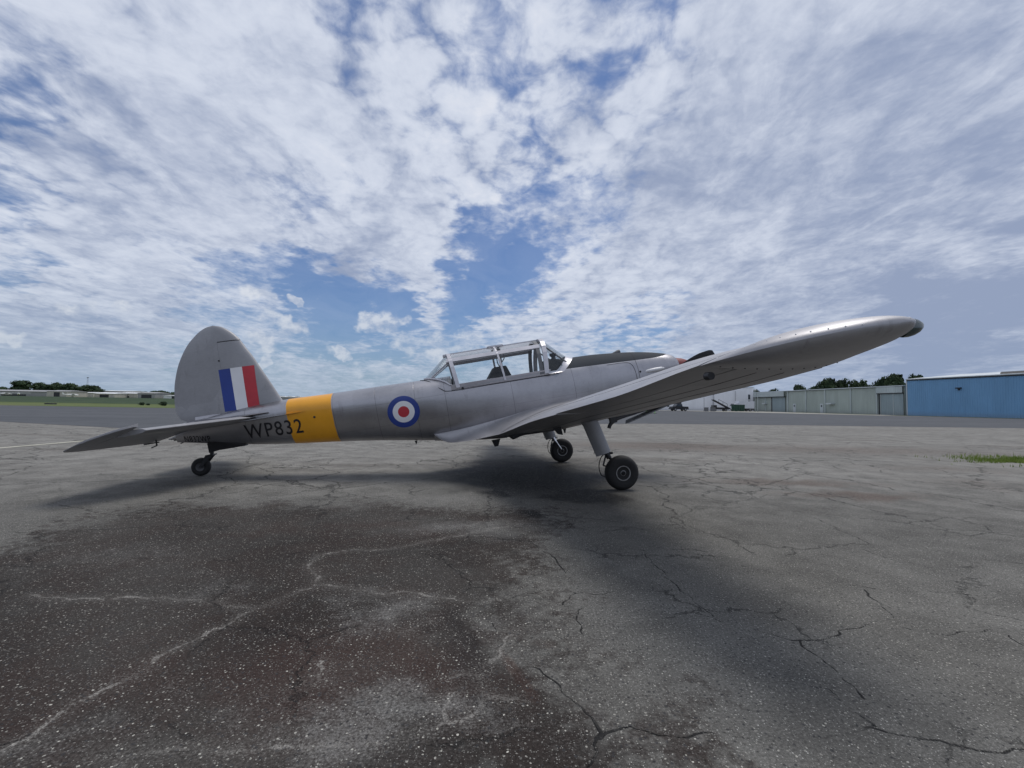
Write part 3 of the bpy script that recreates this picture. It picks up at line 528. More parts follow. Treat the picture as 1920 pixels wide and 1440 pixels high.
M_CONC = ground_mat('pale_concrete', (0.24, 0.235, 0.21), (0.32, 0.31, 0.28), 0.6)
M_GRASS = ground_mat('mown_grass', (0.060, 0.088, 0.022), (0.105, 0.125, 0.035), 0.25, patch=(0.13, 0.13, 0.055))
M_BANK = ground_mat('bank_grass', (0.018, 0.036, 0.014), (0.036, 0.060, 0.020), 0.2)
M_LINE = ground_mat('worn_line_paint', (0.42, 0.41, 0.33), (0.62, 0.60, 0.50), 9.0)
sheet('taxiway', [(-130, 51), (-60, 33), (-20.6, 18.5), (-13, 15.6), (-6, 18), (0, 23.5), (8.2, 28), (20, 29.6), (34, 30), (60, 31), (90, 32), (90, 56), (63.0, 60), (58, 70), (52, 84), (40, 112), (36, 112), (0, 106), (-20, 60), (-55, 50.2), (-110, 51)], M_TAXI, 0.006, 'smoother dark taxiway band crossing behind the aircraft')
sheet('concrete_strip', [(65.9, 76.3), (65, 118.5), (37, 119.6), (28, 118), (28, 113.5), (41, 112.5), (53, 84), (59, 73), (63.5, 72)], M_CONC, 0.012, 'pale concrete strip in front of the green hangars')
sheet('grass_field', [(-16, 50.5), (-55, 50.2), (-140, 51.5), (-700, 60), (-900, 900), (-120, 900)], M_GRASS, 0.012, 'mown light green grass beyond the taxiway', 9.0)
sheet('grass_bank', [(-30, 79), (-70, 78), (-240, 80), (-240, 116), (-48, 116)], M_BANK, 0.05, 'darker rough grass on the bank on the left', 5.0)
sheet('grass_verge', [(61.3, 75), (64.6, 75.8), (67.2, 58), (69, 48), (66, 48), (64.4, 58), (62.6, 67)], M_BANK, 0.02, 'narrow strip of grass along the foot of the blue hangar', 4.0)
sheet('hangar_verge', [(62.6, 80), (65, 80), (64.3, 104), (62.3, 104)], M_GRASS, 0.03, 'thin strip of weeds along the foot of the green hangar wall', 4.0)
sheet('painted_line', [(-10.36, 6.5), (-10.26, 6.5), (-10.22, 15.2), (-10.34, 15.2)], M_LINE, 0.005, 'worn cream painted line on the asphalt left of the tail', 1.0)

# ================================================================ the aeroplane
TH, AL = R(8.5), R(10.5)
plane = bpy.data.objects.new('trainer_aircraft', None); COL.objects.link(plane)
plane.location = (1.127, 7.1, 0); plane.rotation_mode = 'XYZ'
plane.matrix_world = Matrix.Translation((1.127, 7.1, 0)) @ Matrix.Rotation(TH, 4, 'Z') @ Matrix.Rotation(-AL, 4, 'Y')
plane['label'] = 'silver two-seat tailwheel trainer aircraft with yellow band, roundel and serial WP832 parked on the asphalt'
plane['category'] = 'airplane'
FX = [-5.58, -5.3, -5.0, -4.6, -4.1, -3.5, -3.0, -2.2, -1.7, -1.0, -0.3, 0.3, 0.8, 1.2, 1.6, 1.74, 1.80]
FT = [1.735, 1.765, 1.795, 1.835, 1.850, 1.835, 1.830, 1.82, 1.815, 1.81, 1.81, 1.805, 1.775, 1.73, 1.65, 1.60, 1.55]
FB = [1.50, 1.44, 1.375, 1.295, 1.215, 1.135, 1.06, 0.92, 0.84, 0.76, 0.735, 0.76, 0.79, 0.82, 0.87, 0.93, 1.02]
FW = [0.030, 0.085, 0.130, 0.185, 0.245, 0.310, 0.350, 0.400, 0.420, 0.430, 0.425, 0.405, 0.38, 0.355, 0.31, 0.27, 0.20]
FM = [1.65, 1.65, 1.665, 1.665, 1.65, 1.61, 1.58, 1.50, 1.43, 1.35, 1.33, 1.33, 1.33, 1.32, 1.30, 1.29, 1.29]
def fsec(x):
    return tuple(cubic(FX, A, x) for A in (FT, FB, FW, FM))
def fexp(x):
    k_ = sstep(-3.4, -1.6, x); return 2.05 + 0.20 * k_, 1.95 + 0.55 * k_
def fside(x, z):
    zt, zb, w_, zm = fsec(x); NT_, NB_ = fexp(x)
    if z >= zm: t = min((z - zm) / (zt - zm), 1); n = NT_
    else: t = min((zm - z) / (zm - zb), 1); n = NB_
    return w_ * max(1 - t ** n, 0) ** (1 / n)
def ftop(x, y):
    zt, zb, w_, zm = fsec(x); t = min(abs(y) / w_, 1); NT_, NB_ = fexp(x)
    return zm + (zt - zm) * max(1 - t ** NT_, 0) ** (1 / NT_)
def fring(x, n=72):
    zt, zb, w_, zm = fsec(x); ring = []; NT_, NB_ = fexp(x)
    for k_ in range(n):
        a = 2 * math.pi * k_ / n; c, s_ = math.cos(a), math.sin(a); e = NT_ if s_ >= 0 else NB_
        y = w_ * math.copysign(abs(c) ** (2 / e), c); z = zm + (zt - zm if s_ >= 0 else zm - zb) * math.copysign(abs(s_) ** (2 / e), s_)
        ring.append((x, y, z))
    return ring
# fuselage shell with the cockpit cut out
bm = bmesh.new()
xs = list(np.linspace(-5.58, 1.6, 92)) + [1.66, 1.70, 1.74, 1.77, 1.79, 1.80]
loft(bm, [fring(x) for x in xs])
RAIL = 1.61
for co, no in (((0, 0, RAIL), (0, 0, 1)), ((-1.78, 0, 0), (1, 0, 0)), ((-0.12, 0, 0), (1, 0, 0))):
    bmesh.ops.bisect_plane(bm, geom=bm.verts[:] + bm.edges[:] + bm.faces[:], plane_co=co, plane_no=no)
bmesh.ops.delete(bm, geom=[f for f in bm.faces if f.calc_center_median().z > RAIL and -1.78 < f.calc_center_median().x < -0.12], context='FACES')
fus = bm_obj('fuselage', bm, plane, M_FUS, True)
# cockpit tub, seats, coamings
bm = bmesh.new(); box(bm, -1.76, -0.14, -0.30, 0.30, 1.0, 1.03); box(bm, -1.76, -0.14, -0.335, -0.325, 1.0, 1.60); box(bm, -1.76, -0.14, 0.325, 0.335, 1.0, 1.60)
box(bm, -1.765, -1.755, -0.33, 0.33, 1.0, 1.78); box(bm, -0.145, -0.135, -0.33, 0.33, 1.0, 1.72)
bm_obj('cockpit_tub', bm, plane, M_INNER)
def seat(x):
    bm = bmesh.new(); box(bm, x, x + 0.42, -0.22, 0.22, 1.18, 1.26)
    bmesh.ops.bevel(bm, geom=bm.edges[:], offset=0.02, segments=2)
    o = bm_obj('seat', bm, plane, M_LEATHER, True)
    bm = bmesh.new(); box(bm, x - 0.06, x + 0.02, -0.22, 0.22, 1.2, 1.62, Matrix.Translation((x, 0, 1.2)) @ Matrix.Rotation(R(-10), 4, 'Y') @ Matrix.Translation((-x, 0, -1.2)))
    bmesh.ops.bevel(bm, geom=bm.edges[:], offset=0.02, segments=2)
    bm_obj('seat_back', bm, o, M_LEATHER, True)
seat(-1.62); seat(-0.80)
# rear instrument coaming seen through the canopy (trapezoid, black)
bm = bmesh.new()
loft(bm, [[(-1.30, -0.20, 1.60), (-1.12, -0.18, 1.835), (-0.94, -0.17, 1.835), (-0.86, -0.20, 1.60)], [(-1.30, 0.20, 1.60), (-1.12, 0.18, 1.835), (-0.94, 0.17, 1.835), (-0.86, 0.20, 1.60)]])
bmesh.ops.bevel(bm, geom=bm.edges[:], offset=0.018, segments=2)
bm_obj('rear_coaming', bm, plane, M_LEATHER, True)
bm = bmesh.new()
loft(bm, [[(-0.40, -0.28, 1.60), (-0.30, -0.22, 1.83), (-0.10, -0.20, 1.80), (-0.10, -0.30, 1.64)], [(-0.40, 0.28, 1.60), (-0.30, 0.22, 1.83), (-0.10, 0.20, 1.80), (-0.10, 0.30, 1.64)]])
bmesh.ops.bevel(bm, geom=bm.edges[:], offset=0.02, segments=2)
bm_obj('front_coaming', bm, plane, mat('coaming_grey', (0.03, 0.032, 0.034), 0.85, spec=0.2), True)
bm = bmesh.new(); lathe(bm, [(0.05, 0), (0.04, 0.02), (0.03, 0.05), (0.055, 0.07), (0.055, 0.105), (0.03, 0.11)], (-0.17, -0.03, 1.81), 'z', 16)
bm_obj('compass', bm, plane, M_DARK, True)
bm = bmesh.new()
tube(bm, [(-1.0, -0.05, 1.70), (-0.99, -0.05, 2.12)], 0.022, 8)
tube(bm, [(-1.02, -0.20, 2.11), (-1.0, 0.2, 2.11)], 0.018, 8)
tube(bm, smooth_path([(-1.0, -0.08, 2.06), (-1.05, -0.10, 1.98), (-1.04, -0.09, 1.86), (-0.97, -0.07, 1.82)]), 0.008, 6)
tube(bm, smooth_path([(-0.97, -0.08, 2.06), (-0.93, -0.10, 1.98), (-0.98, -0.09, 1.90)]), 0.008, 6)
bm_obj('roll_post', bm, plane, M_INNER, True)

# canopy: section profile from rail to roof
CP = [(0.408, 1.615), (0.400, 1.72), (0.385, 1.82), (0.355, 1.92), (0.300, 2.015), (0.215, 2.090), (0.110, 2.135), (0.0, 2.150)]
def cprof(x, off=0.0):
    """points port..starboard of the canopy section at x"""
    # front is a little taller than the rear
    k_ = 1.0 + 0.02 * (x + 1.0)
    h = [(-(y + off * (y / 0.42)), 1.615 + (z - 1.615) * k_ + off * ((z - 1.615) / 0.53)) for y, z in CP]
    return [(x, y, z) for y, z in h] + [(x, -y, z) for y, z in h[-2::-1]]
def hoop(name, x, wd, off, th, m, parent=plane, lean=0.0):
    bm = bmesh.new(); a = cprof(x, off); b = cprof(x, off - th)
    def sh(pts, dx_): return [(p[0] + dx_ + lean * (p[2] - 1.615), p[1], p[2]) for p in pts]
    o1, o2, i1, i2 = sh(a, -wd / 2), sh(a, wd / 2), sh(b, -wd / 2), sh(b, wd / 2)
    rings = [[o1[i], o2[i], i2[i], i1[i]] for i in range(len(a))]
    loft(bm, rings); return bm_obj(name, bm, parent, m, False)
canopy = empty('canopy'); canopy.parent = plane
bmm = bmesh.new()
# lower sill strip of the sliding canopy and the windscreen sill
for sgn in (-1, 1):
    rings = []
    for x in np.linspace(-1.80, -0.34, 14):
        y0, y1 = fside(x, 1.60) + 0.006, 0.408
        rings.append([(x, sgn * (y0 + 0.004), 1.595), (x, sgn * (0.414), 1.665), (x, sgn * 0.398, 1.668), (x, sgn * (y0 - 0.02), 1.598)])
    loft(bmm, rings)
bm_obj('canopy_sill', bmm, canopy, M_FRAME)
hoop('canopy_hoop', -0.47, 0.055, 0.000, 0.03, M_INNER, canopy, 0.04)
hoop('canopy_hoop', -1.02, 0.028, 0.008, 0.02, M_FRAME, canopy, -0.10)
hoop('canopy_hoop', -1.70, 0.055, 0.012, 0.03, M_FRAME, canopy, -0.12)
# roof: longerons each side plus ridge plating
for sgn in (-1, 1):
    bmm = bmesh.new(); rings = []
    for x in np.linspace(-1.76, -0.40, 12):
        p = cprof(x, 0.006); q = p[4] if sgn < 0 else p[-5]; q2 = p[5] if sgn < 0 else p[-6]
        lx = x - (0.12 if x < -1.6 else 0.05) * (q[2] - 1.615)
        m_ = [q[i_] * 0.55 + q2[i_] * 0.45 for i_ in range(3)]; rings.append([(lx, q[1] * 1.01, q[2] - 0.012), (lx, m_[1] * 1.02, m_[2] + 0.008), (lx, m_[1] * 0.99, m_[2] - 0.020), (lx, q[1] * 0.96, q[2] - 0.030)])
    loft(bmm, rings); bm_obj('canopy_longeron', bmm, canopy, M_FRAME)
bmm = bmesh.new(); rings = []
for x in np.linspace(-1.76, -0.36, 12):
    p = cprof(x, 0.004); sel = p[5:10]; lx = x - 0.05
    rings.append([(lx, a[1], a[2] + 0.004) for a in sel] + [(lx, a[1], a[2] - 0.014) for a in sel[::-1]])
bmm.free()
bmm = bmesh.new(); loft(bmm, [[(x, -0.03, z_), (x, 0.03, z_), (x, 0.03, z_ - 0.015), (x, -0.03, z_ - 0.015)] for x, z_ in [(x, max(q[2] for q in cprof(x, 0.004)) + 0.003) for x in np.linspace(-1.74, -0.36, 8)]]); bm_obj('canopy_spine', bmm, canopy, M_FRAME, False)
bmm = bmesh.new(); box(bmm, -1.16, -0.92, -0.08, 0.08, 2.142, 2.168); bmesh.ops.bevel(bmm, geom=bmm.edges[:], offset=0.012, segments=2)
bm_obj('roof_fairing', bmm, canopy, M_FRAME)
bmm = bmesh.new(); box(bmm, -1.84, -1.72, -0.08, 0.08, 2.110, 2.140); bmesh.ops.bevel(bmm, geom=bmm.edges[:], offset=0.010, segments=2)
bm_obj('roof_fairing', bmm, canopy, M_FRAME)
def pane(x0, x1, i0, i1, lean0, lean1, name='canopy_pane', n=6):
    bm = bmesh.new(); rows = []
    for x in np.linspace(x0, x1, n):
        p = cprof(x, -0.004)[i0:i1 + 1]; ln = lean0 + (lean1 - lean0) * (x - x0) / (x1 - x0)
        rows.append([(q[0] + ln * (q[2] - 1.615), q[1], q[2]) for q in p])
    loft(bm, rows, False, False)
    bm_obj(name, bm, canopy, M_ROOFGLASS if i0 == 5 else M_GLASS, True)
for a, b in ((0, 4), (10, 14), (5, 9)):
    pane(-1.68, -1.03, a, b, -0.12, -0.10); pane(-1.01, -0.49, a, b, -0.10, 0.04)
# rear fixed transparency running down to the spine
tail_pts = []
front = cprof(-1.72, 0.0); front = [(q[0] - 0.12 * (q[2] - 1.615), q[1], q[2]) for q in front]
rear = []
for i, q in enumerate(front):
    a = (i / (len(front) - 1)) * math.pi
    yy = -math.cos(a) * 0.36
    xx = -1.80 - 0.36 * math.sin(a) ** 1.2
    rear.append((xx, yy * (1 - 0.45 * math.sin(a)), ftop(xx, yy * (1 - 0.45 * math.sin(a))) + 0.012))
bmm = bmesh.new(); loft(bmm, [front, [tuple(0.5 * (a + b) for a, b in zip(p, q)) for p, q in zip(front, rear)], rear], False, False)
bm_obj('rear_window', bmm, canopy, M_GLASS, True)
bmm = bmesh.new()
for i in (4, 10): tube(bmm, [front[i], rear[i]], 0.010, 6)
tube(bmm, rear, 0.014, 6); bm_obj('rear_window_frame', bmm, canopy, M_FRAME, True)
bmm = bmesh.new(); lathe(bmm, [(0.035, 0), (0.028, 0.03), (0.01, 0.05)], (-2.03, -0.10, ftop(-2.03, 0.10)), 'z', 12); bm_obj('canopy_latch', bmm, plane, M_FRAME, True)
# windscreen: bow frame, glass, swept base fairing
ws_top = cprof(-0.40, 0.012); ws_top = [(q[0] + 0.10 * (q[2] - 1.615), q[1], q[2]) for q in ws_top]
hoop('windscreen_bow', -0.40, 0.065, 0.016, 0.035, M_FRAME, plane, 0.10)
base_c = []
for i in range(15):
    a = math.pi * i / 14; yy = -math.cos(a) * 0.405; xx = -0.37 + 0.42 * math.sin(a) ** 0.9
    base_c.append((xx, yy, ftop(xx, yy) if abs(yy) < 0.40 else 1.63))
bmm = bmesh.new(); loft(bmm, [ws_top, [tuple(0.5 * (a + b) for a, b in zip(p, q)) for p, q in zip(ws_top, base_c)], base_c], False, False)
bm_obj('windscreen', bmm, plane, M_GLASS, True)
bmm = bmesh.new()
for i in (4, 10): tube(bmm, [ws_top[i], base_c[i]], 0.012, 6)
bmm.free()
for i in (4, 10):
    bmm = bmesh.new(); tube(bmm, [ws_top[i], base_c[i]], 0.012, 6); bm_obj('windscreen_bar', bmm, plane, M_INNER, True)
bmm = bmesh.new(); rings = []
for i in range(57):
    a = math.pi * i / 56; c, s_ = math.cos(a), math.sin(a)
    def bpnt(grow, rise):
        yy = -c * (0.398 + grow * 0.2); xx = -0.40 + (0.44 + grow) * s_ ** 0.9
        lim = fsec(xx)[2] * 0.97; yv = max(-lim, min(lim, yy)); zz = ftop(xx, yv)
        return (xx, yv * (1 + rise * 0.5), max(zz, 1.60) + rise)
    rings.append([bpnt(0.085, 0.001), bpnt(0.04, 0.008), bpnt(0.0, 0.022), bpnt(-0.025, 0.036), bpnt(-0.032, 0.030), bpnt(-0.01, 0.0)])
loft(bmm, rings); bm_obj('windscreen_fairing', bmm, plane, M_FRAME, True)
# canopy side seam line and latch
for sgn in (-1, 1):
    bmm = bmesh.new()
    pts = [(-2.22, 0.10), (-2.10, 0.22), (-1.95, 0.0), (-1.80, 0.0), (-1.2, 0.0), (-0.35, 0.0)]
    path = []
    for x, yy in pts:
        if yy > 0: path.append((x, sgn * yy, ftop(x, yy) + 0.003))
        else:
            zz = 1.64 if x < -1.9 else 1.585
            path.append((x, sgn * (fside(x, zz) + 0.003), zz))
    tube(bmm, smooth_path(path, 5), 0.0045, 5); bm_obj('canopy_rail', bmm, plane, M_DARK, True)
bmm = bmesh.new(); lathe(bmm, [(0.016, 0), (0.016, -0.02), (0.006, -0.024)], (-1.64, -fside(-1.64, 1.59), 1.60), 'y', 12); bm_obj('canopy_handle', bmm, plane, M_DARK, True)

# nose: cowling details
bmm = bmesh.new(); lathe(bmm, [(0.165, 1.79), (0.165, 1.81), (0.155, 1.85), (0.135, 1.93), (0.10, 2.01), (0.05, 2.07), (0.0, 2.09)], (0, 0, 1.385), 'x', 28)
spin = bm_obj('spinner', bmm, plane, M_RED, True)
def blade(sgn, tilt):
    bm = bmesh.new(); rings = []
    for k_ in range(17):
        r = 0.08 + 0.90 * k_ / 16; u = (r - 0.08) / 0.90
        ch = 0.085 + 0.11 * math.sin(min(u * 1.35, 1) * math.pi * 0.5) - 0.035 * max(u - 0.7, 0) / 0.3
        if k_ == 16: ch *= 0.80
        tw = R(58 - 40 * u); tk = 0.030 * (1 - 0.75 * u) + 0.004
        ring = []
        for q in range(10):
            a = 2 * math.pi * q / 10; cx_, cz_ = math.cos(a) * ch / 2, math.sin(a) * tk / 2
            X_ = cx_ * math.sin(tw) + cz_ * math.cos(tw); Z_ = cx_ * math.cos(tw) * sgn - cz_ * math.sin(tw) * sgn
            ring.append(Matrix.Rotation(tilt, 3, 'X') @ Vector((X_, sgn * r, Z_)) + Vector((1.90, 0, 1.385)))
        rings.append(ring)
    loft(bm, rings); return bm_obj('propeller_blade', bm, plane, M_PROP, True)
blade(-1, R(-6)); blade(1, R(-6))
bmm = bmesh.new()
ell = [(-0.10, 0.004, 0.004), (-0.04, 0.030, 0.024), (0.03, 0.042, 0.050), (0.06, 0.042, 0.052), (0.065, 0.034, 0.044)]
loft(bmm, [[(0.86 + a, b * math.cos(t), ftop(0.86, 0) - 0.006 + c_ * math.sin(t)) for t in np.linspace(0, math.pi, 9)] for a, b, c_ in ell], True, True)
bm_obj('oil_scoop', bmm, plane, mat('scoop_grey', (0.06, 0.065, 0.075), 0.5), True)
bmm = bmesh.new()
loft(bmm, [[(1.28 + a, -fside(1.28, 1.42) - 0.045 * s_ * max(math.sin(t), 0) , 1.405 + a * 0.02 + b * math.cos(t)) for t in np.linspace(0, math.pi, 9)] for a, b, s_ in ((-0.17, 0.008, 0.1), (-0.12, 0.028, 0.7), (0, 0.034, 1.0), (0.12, 0.030, 0.8), (0.17, 0.010, 0.1))], True, True)
bm_obj('cowling_blister', bmm, plane, mat('blister_white', (0.62, 0.62, 0.64), 0.4), True)
# cowling side panel edge, real gap line with rounded upper corner
bmm = bmesh.new()
path = [(0.55, 1.595)] + [(0.80, 1.592), (0.90, 1.575), (0.945, 1.53), (0.965, 1.45), (0.975, 1.30), (0.975, 1.10)]
tube(bmm, smooth_path([(x, -(fside(x, z) + 0.001), z) for x, z in path], 5), [0.0035] * 31, 5)
bm_obj('cowling_seam', bmm, plane, M_DARK, True)
bmm = bmesh.new()
for x, z in ((1.045, 1.415), (-3.70, 1.535)):
    bmm = bmesh.new(); lathe(bmm, [(0.016, 0.01), (0.016, -0.004), (0.008, -0.006)], (x, -fside(x, z), z), 'y', 10); bm_obj('access_hole', bmm, plane, M_DARK, True)
# intake chin and belly outlet
bmm = bmesh.new(); box(bmm, 1.795, 1.812, -0.13, 0.13, 1.06, 1.17); bmesh.ops.bevel(bmm, geom=bmm.edges[:], offset=0.006, segments=1); bm_obj('air_intake', bmm, plane, M_DARK)
bmm = bmesh.new()
loft(bmm, [[(1.72, y, 0.885), (1.70, y, 0.872), (0.62, y - 0.0, 0.742), (0.60, y, 0.765)] for y in (-0.22, 0.22)])
bm_obj('cowling_undertray', bmm, plane, M_DARK)
bmm = bmesh.new()
loft(bmm, [[(1.62, -0.20, 0.868), (1.60, -0.20, 0.842), (0.78, -0.24, 0.668), (0.72, -0.24, 0.664)], [(1.62, 0.02, 0.868), (1.60, 0.02, 0.842), (0.90, 0.02, 0.690), (0.84, 0.02, 0.690)]])
bm_obj('cooling_outlet_flap', bmm, plane, mat('flap_grey', (0.10, 0.105, 0.11), 0.5))
bmm = bmesh.new()
tube(bmm, smooth_path([(0.95, -0.17, 0.80), (0.62, -0.20, 0.76), (0.50, -0.21, 0.70), (0.46, -0.21, 0.64)]), 0.028, 10)
tube(bmm, [(0.66, -0.17, 0.80), (0.54, -0.20, 0.70)], 0.012, 6); box(bmm, 0.50, 0.60, -0.24, -0.16, 0.71, 0.80)
tube(bmm, [(0.25, -0.2, 0.76), (0.15, -0.2, 0.70)], 0.010, 6)
bm_obj('exhaust_pipe', bmm, plane, M_DARK, True)

# ---- wings
def wing_geo(y):
    """leading edge x, trailing edge x, chord-line z, thickness (m) at span y (positive number)"""
    le = 0.42 - 0.022 * y
    te = cubic([0.3, 0.6, 1.0, 2.0, 3.1, 4.0, 4.8], [-1.62, -1.50, -1.34, -1.10, -0.86, -0.70, -0.58], y)
    zc = 0.885 + 0.112 * max(y - 0.45, 0) ; th = cubic([0.3, 1.5, 3.0, 4.0, 4.8], [0.325, 0.295, 0.265, 0.25, 0.190], y); zc += 0.037 * sstep(3.7, 4.8, y)
    if y > 4.55:
        u = min((y - 4.55) / 0.66, 1.0)
        fl = max(1 - u ** 2.6, 0) ** 0.5; ft = max(1 - u ** 2.0, 0) ** 0.5
        mid = -0.02
        le = mid + (le - mid) * (0.15 + 0.85 * fl) + 0.0; te = mid + (te - mid) * (0.04 + 0.96 * ft)
        th *= max(1 - u ** 3.2, 0) ** 0.5 * 0.97 + 0.03
    return le, te, zc, th
def air(c):
    t = 5 * (0.2969 * math.sqrt(c) - 0.1260 * c - 0.3516 * c * c + 0.2843 * c ** 3 - 0.1036 * c ** 4)
    return t
def wing_ring(y, c0, c1, sgn, n=22, tefix=None):
    le, te, zc, th = wing_geo(y); ch = le - te; inc = winc(y)
    cs = [c0 + (c1 - c0) * (0.5 - 0.5 * math.cos(math.pi * k_ / n)) for k_ in range(n + 1)]
    pts = []
    def P_(c, up):
        camb = 0.10 * th * 4 * c * (1 - c); z = airt(c, y) * th
        zz = camb + (z * wup(y) if up else -z * wlo(y)); xx = le - c * ch
        return (xx, sgn * y, zc + zz + (le - 0.4 * ch - (le - c * ch)) * -math.tan(inc) + 0.0)
    for c in cs[::-1]: pts.append(P_(c, True))
    for c in (cs[1:] if c0 == 0 else cs): pts.append(P_(c, False))
    return pts
HC = 0.775
def winc(y): return R(1.8 - 3.1 * sstep(0.9, 2.4, y))
def wup(y): return 1.28 - 0.55 * sstep(3.7, 4.8, y)
def wlo(y): return 0.76 + 0.44 * sstep(3.7, 4.8, y)
def airt(c, y):
    b = sstep(4.60, 4.98, y)
    return air(c) * (1 - b) + b * 0.5 * max(1 - abs(2 * c - 1) ** 2.3, 0) ** 0.5
for sgn in (-1, 1):
    bmm = bmesh.new()
    loft(bmm, [wing_ring(y, 0, 1, sgn) for y in (0.25, 0.5, 0.75, 0.93)])
    loft(bmm, [wing_ring(y, 0, HC, sgn) for y in np.linspace(0.93, 4.66, 24)])
    loft(bmm, [wing_ring(y, 0, 1, sgn) for y in list(np.linspace(4.66, 5.0, 8)) + [5.05, 5.10, 5.14, 5.17, 5.19, 5.203, 5.209]])
    wing = bm_obj('wing', bmm, plane, M_WING, True)
    for nm, y0, y1, dr in (('flap', 0.945, 2.72, 0.6), ('aileron', 2.735, 4.645, -1.2)):
        bmm = bmesh.new(); rings = []
        for y in np.linspace(y0, y1, 12):
            r_ = wing_ring(y, HC + 0.012, 1, sgn, 10); hx = max(p[0] for p in r_); hz_ = sum(p[2] for p in r_ if abs(p[0] - hx) < 1e-4) / 2
            a = R(dr); rings.append([(hx + (p[0] - hx) * math.cos(a) , p[1], hz_ + (p[2] - hz_) + (p[0] - hx) * math.sin(a)) for p in r_])
        loft(bmm, rings); bm_obj(nm, bmm, plane, M_WING, True)
    # wing-root fillet
    bmm = bmesh.new(); rows = []; lows = []
    XI = list(np.linspace(0.30, -1.25, 22)) + list(np.linspace(-1.32, -2.15, 14))
    for x in XI:
        u = (0.30 - x) / 2.45
        zi = cubic([-2.15, -1.8, -1.2, -0.6, 0.0, 0.30], [1.02, 1.035, 1.09, 1.16, 1.20, 1.16], x)
        yi = fside(x, zi) - 0.006
        if x > -1.27:
            yo = cubic([-1.27, -0.6, 0.3], [1.08, 0.82, 0.55], x); le, te, zc, th = wing_geo(yo); c = (le - x) / (le - te); zo = None
            c = min(max(c, 0.0), 1.0); camb = 0.10 * th * 4 * c * (1 - c)
            zo = zc + camb + air(c) * th * 1.28 + (le - 0.4 * (le - te) - x) * -math.tan(winc(yo)) + 0.004
        else:
            yo = cubic([-2.15, -2.05, -1.90, -1.70, -1.50, -1.27], [fside(-2.15, 1.02), 0.40, 0.50, 0.66, 0.86, 1.08], x)
            zo = cubic([-2.15, -2.05, -1.90, -1.70, -1.50, -1.27], [1.02, 0.93, 0.872, 0.872, 0.895, 0.925], x)
        row = []
        for q in range(13):
            t = q / 12; row.append((x, -(yi + (yo - yi) * (1 - math.cos(t * math.pi / 2))), zo + (zi - zo) * (1 - math.sin(t * math.pi / 2))))
        rows.append(row)
        if x < -1.05:
            zt, zb, w_, zm = fsec(x); yb = 0.18
            lows.append([row[-1], (x, -(yo * 0.6 + yb * 0.4), zo - 0.012), (x, -yb, zb + 0.005)])
    if sgn > 0: rows = [[(a, -b, c) for a, b, c in r_] for r_ in rows]; lows = [[(a, -b, c) for a, b, c in r_] for r_ in lows]
    loft(bmm, rows, False, False); loft(bmm, lows, False, False)
    bmesh.ops.remove_doubles(bmm, verts=bmm.verts, dist=0.0005)
    bm_obj('wing_root_fillet', bmm, plane, M_WING, True)
    # tip seam rivets and drain screws, real domes in one part
    def dots(name, spots, r, m):
        bm = bmesh.new()
        for (px, py, pz, up) in spots:
            lathe(bm, [(r, -sgn * 0.001), (r * 0.75, sgn * r * 0.6), (r * 0.2, sgn * r * 0.9)] if up > 0 else [(r, 0), (r * 0.75, up * r * 0.5), (r * 0.2, up * r * 0.75)], (px, py, pz), 'y' if up > 0 else 'z', 8)
        o = bm_obj(name, bm, plane, m, True); o['kind'] = 'stuff'
    def on_wing(y, c, up):
        le, te, zc, th = wing_geo(y); ch = le - te; camb = 0.10 * th * 4 * c * (1 - c); z = airt(c, y) * th
        return (le - c * ch, sgn * y, zc + camb + (z * wup(y) if up else -z * wlo(y)) - math.tan(winc(y)) * (c - 0.4) * ch)
    edge = [on_wing(y, 0.93, True) for y in np.linspace(4.70, 5.19, 60)] + [on_wing(y, 0.07, True) for y in np.linspace(5.19, 5.0, 20)]
    sp = []; last = None
    for p in edge:
        if last is None or (Vector(p) - Vector(last)).length > 0.052: sp.append((*p, 1)); last = p
    dots('rivet_row', sp, 0.0036, M_WHITEP)
    sp = [(*on_wing(4.70, c, False), -1) for c in np.linspace(0.08, 0.92, 12)]
    dots('screw_row', sp, 0.005, M_DARK)
    # seams under the wing
    bmm = bmesh.new()
    for c in (0.16, 0.42, 0.60): tube(bmm, [Vector(on_wing(y, c, False)) - Vector((0, 0, 0.0005)) for y in np.linspace(0.5, 4.6, 14)], 0.0018, 4)
    bm_obj('wing_seam', bmm, plane, M_DARK)
    # navigation lamp on the tip
    bmm = bmesh.new(); p = (0.225, sgn * 5.075, 1.425)
    rings = []
    for a, r1 in ((-0.06, 0.038), (-0.03, 0.040), (0.0, 0.037), (0.03, 0.028), (0.05, 0.017), (0.062, 0.003)):
        rings.append([(p[0] + a, p[1] + math.cos(t) * r1 * 0.8, p[2] + math.sin(t) * r1 * 1.1) for t in np.linspace(0, 2 * math.pi, 16, endpoint=False)])
    loft(bmm, rings); bm_obj('navigation_lamp', bmm, plane, M_LAMP if sgn < 0 else mat('red_lamp_glass', (0.10, 0.01, 0.01), 0.12), True)
    bmm = bmesh.new(); lathe(bmm, [(0.020, -0.020), (0.022, 0.0), (0.022, 0.020), (0.014, 0.024), (0.014, 0.016)], (-0.58, sgn * 4.70, 1.345), 'y', 14)
    bm_obj('aileron_end_fitting', bmm, plane, M_DARK, True)

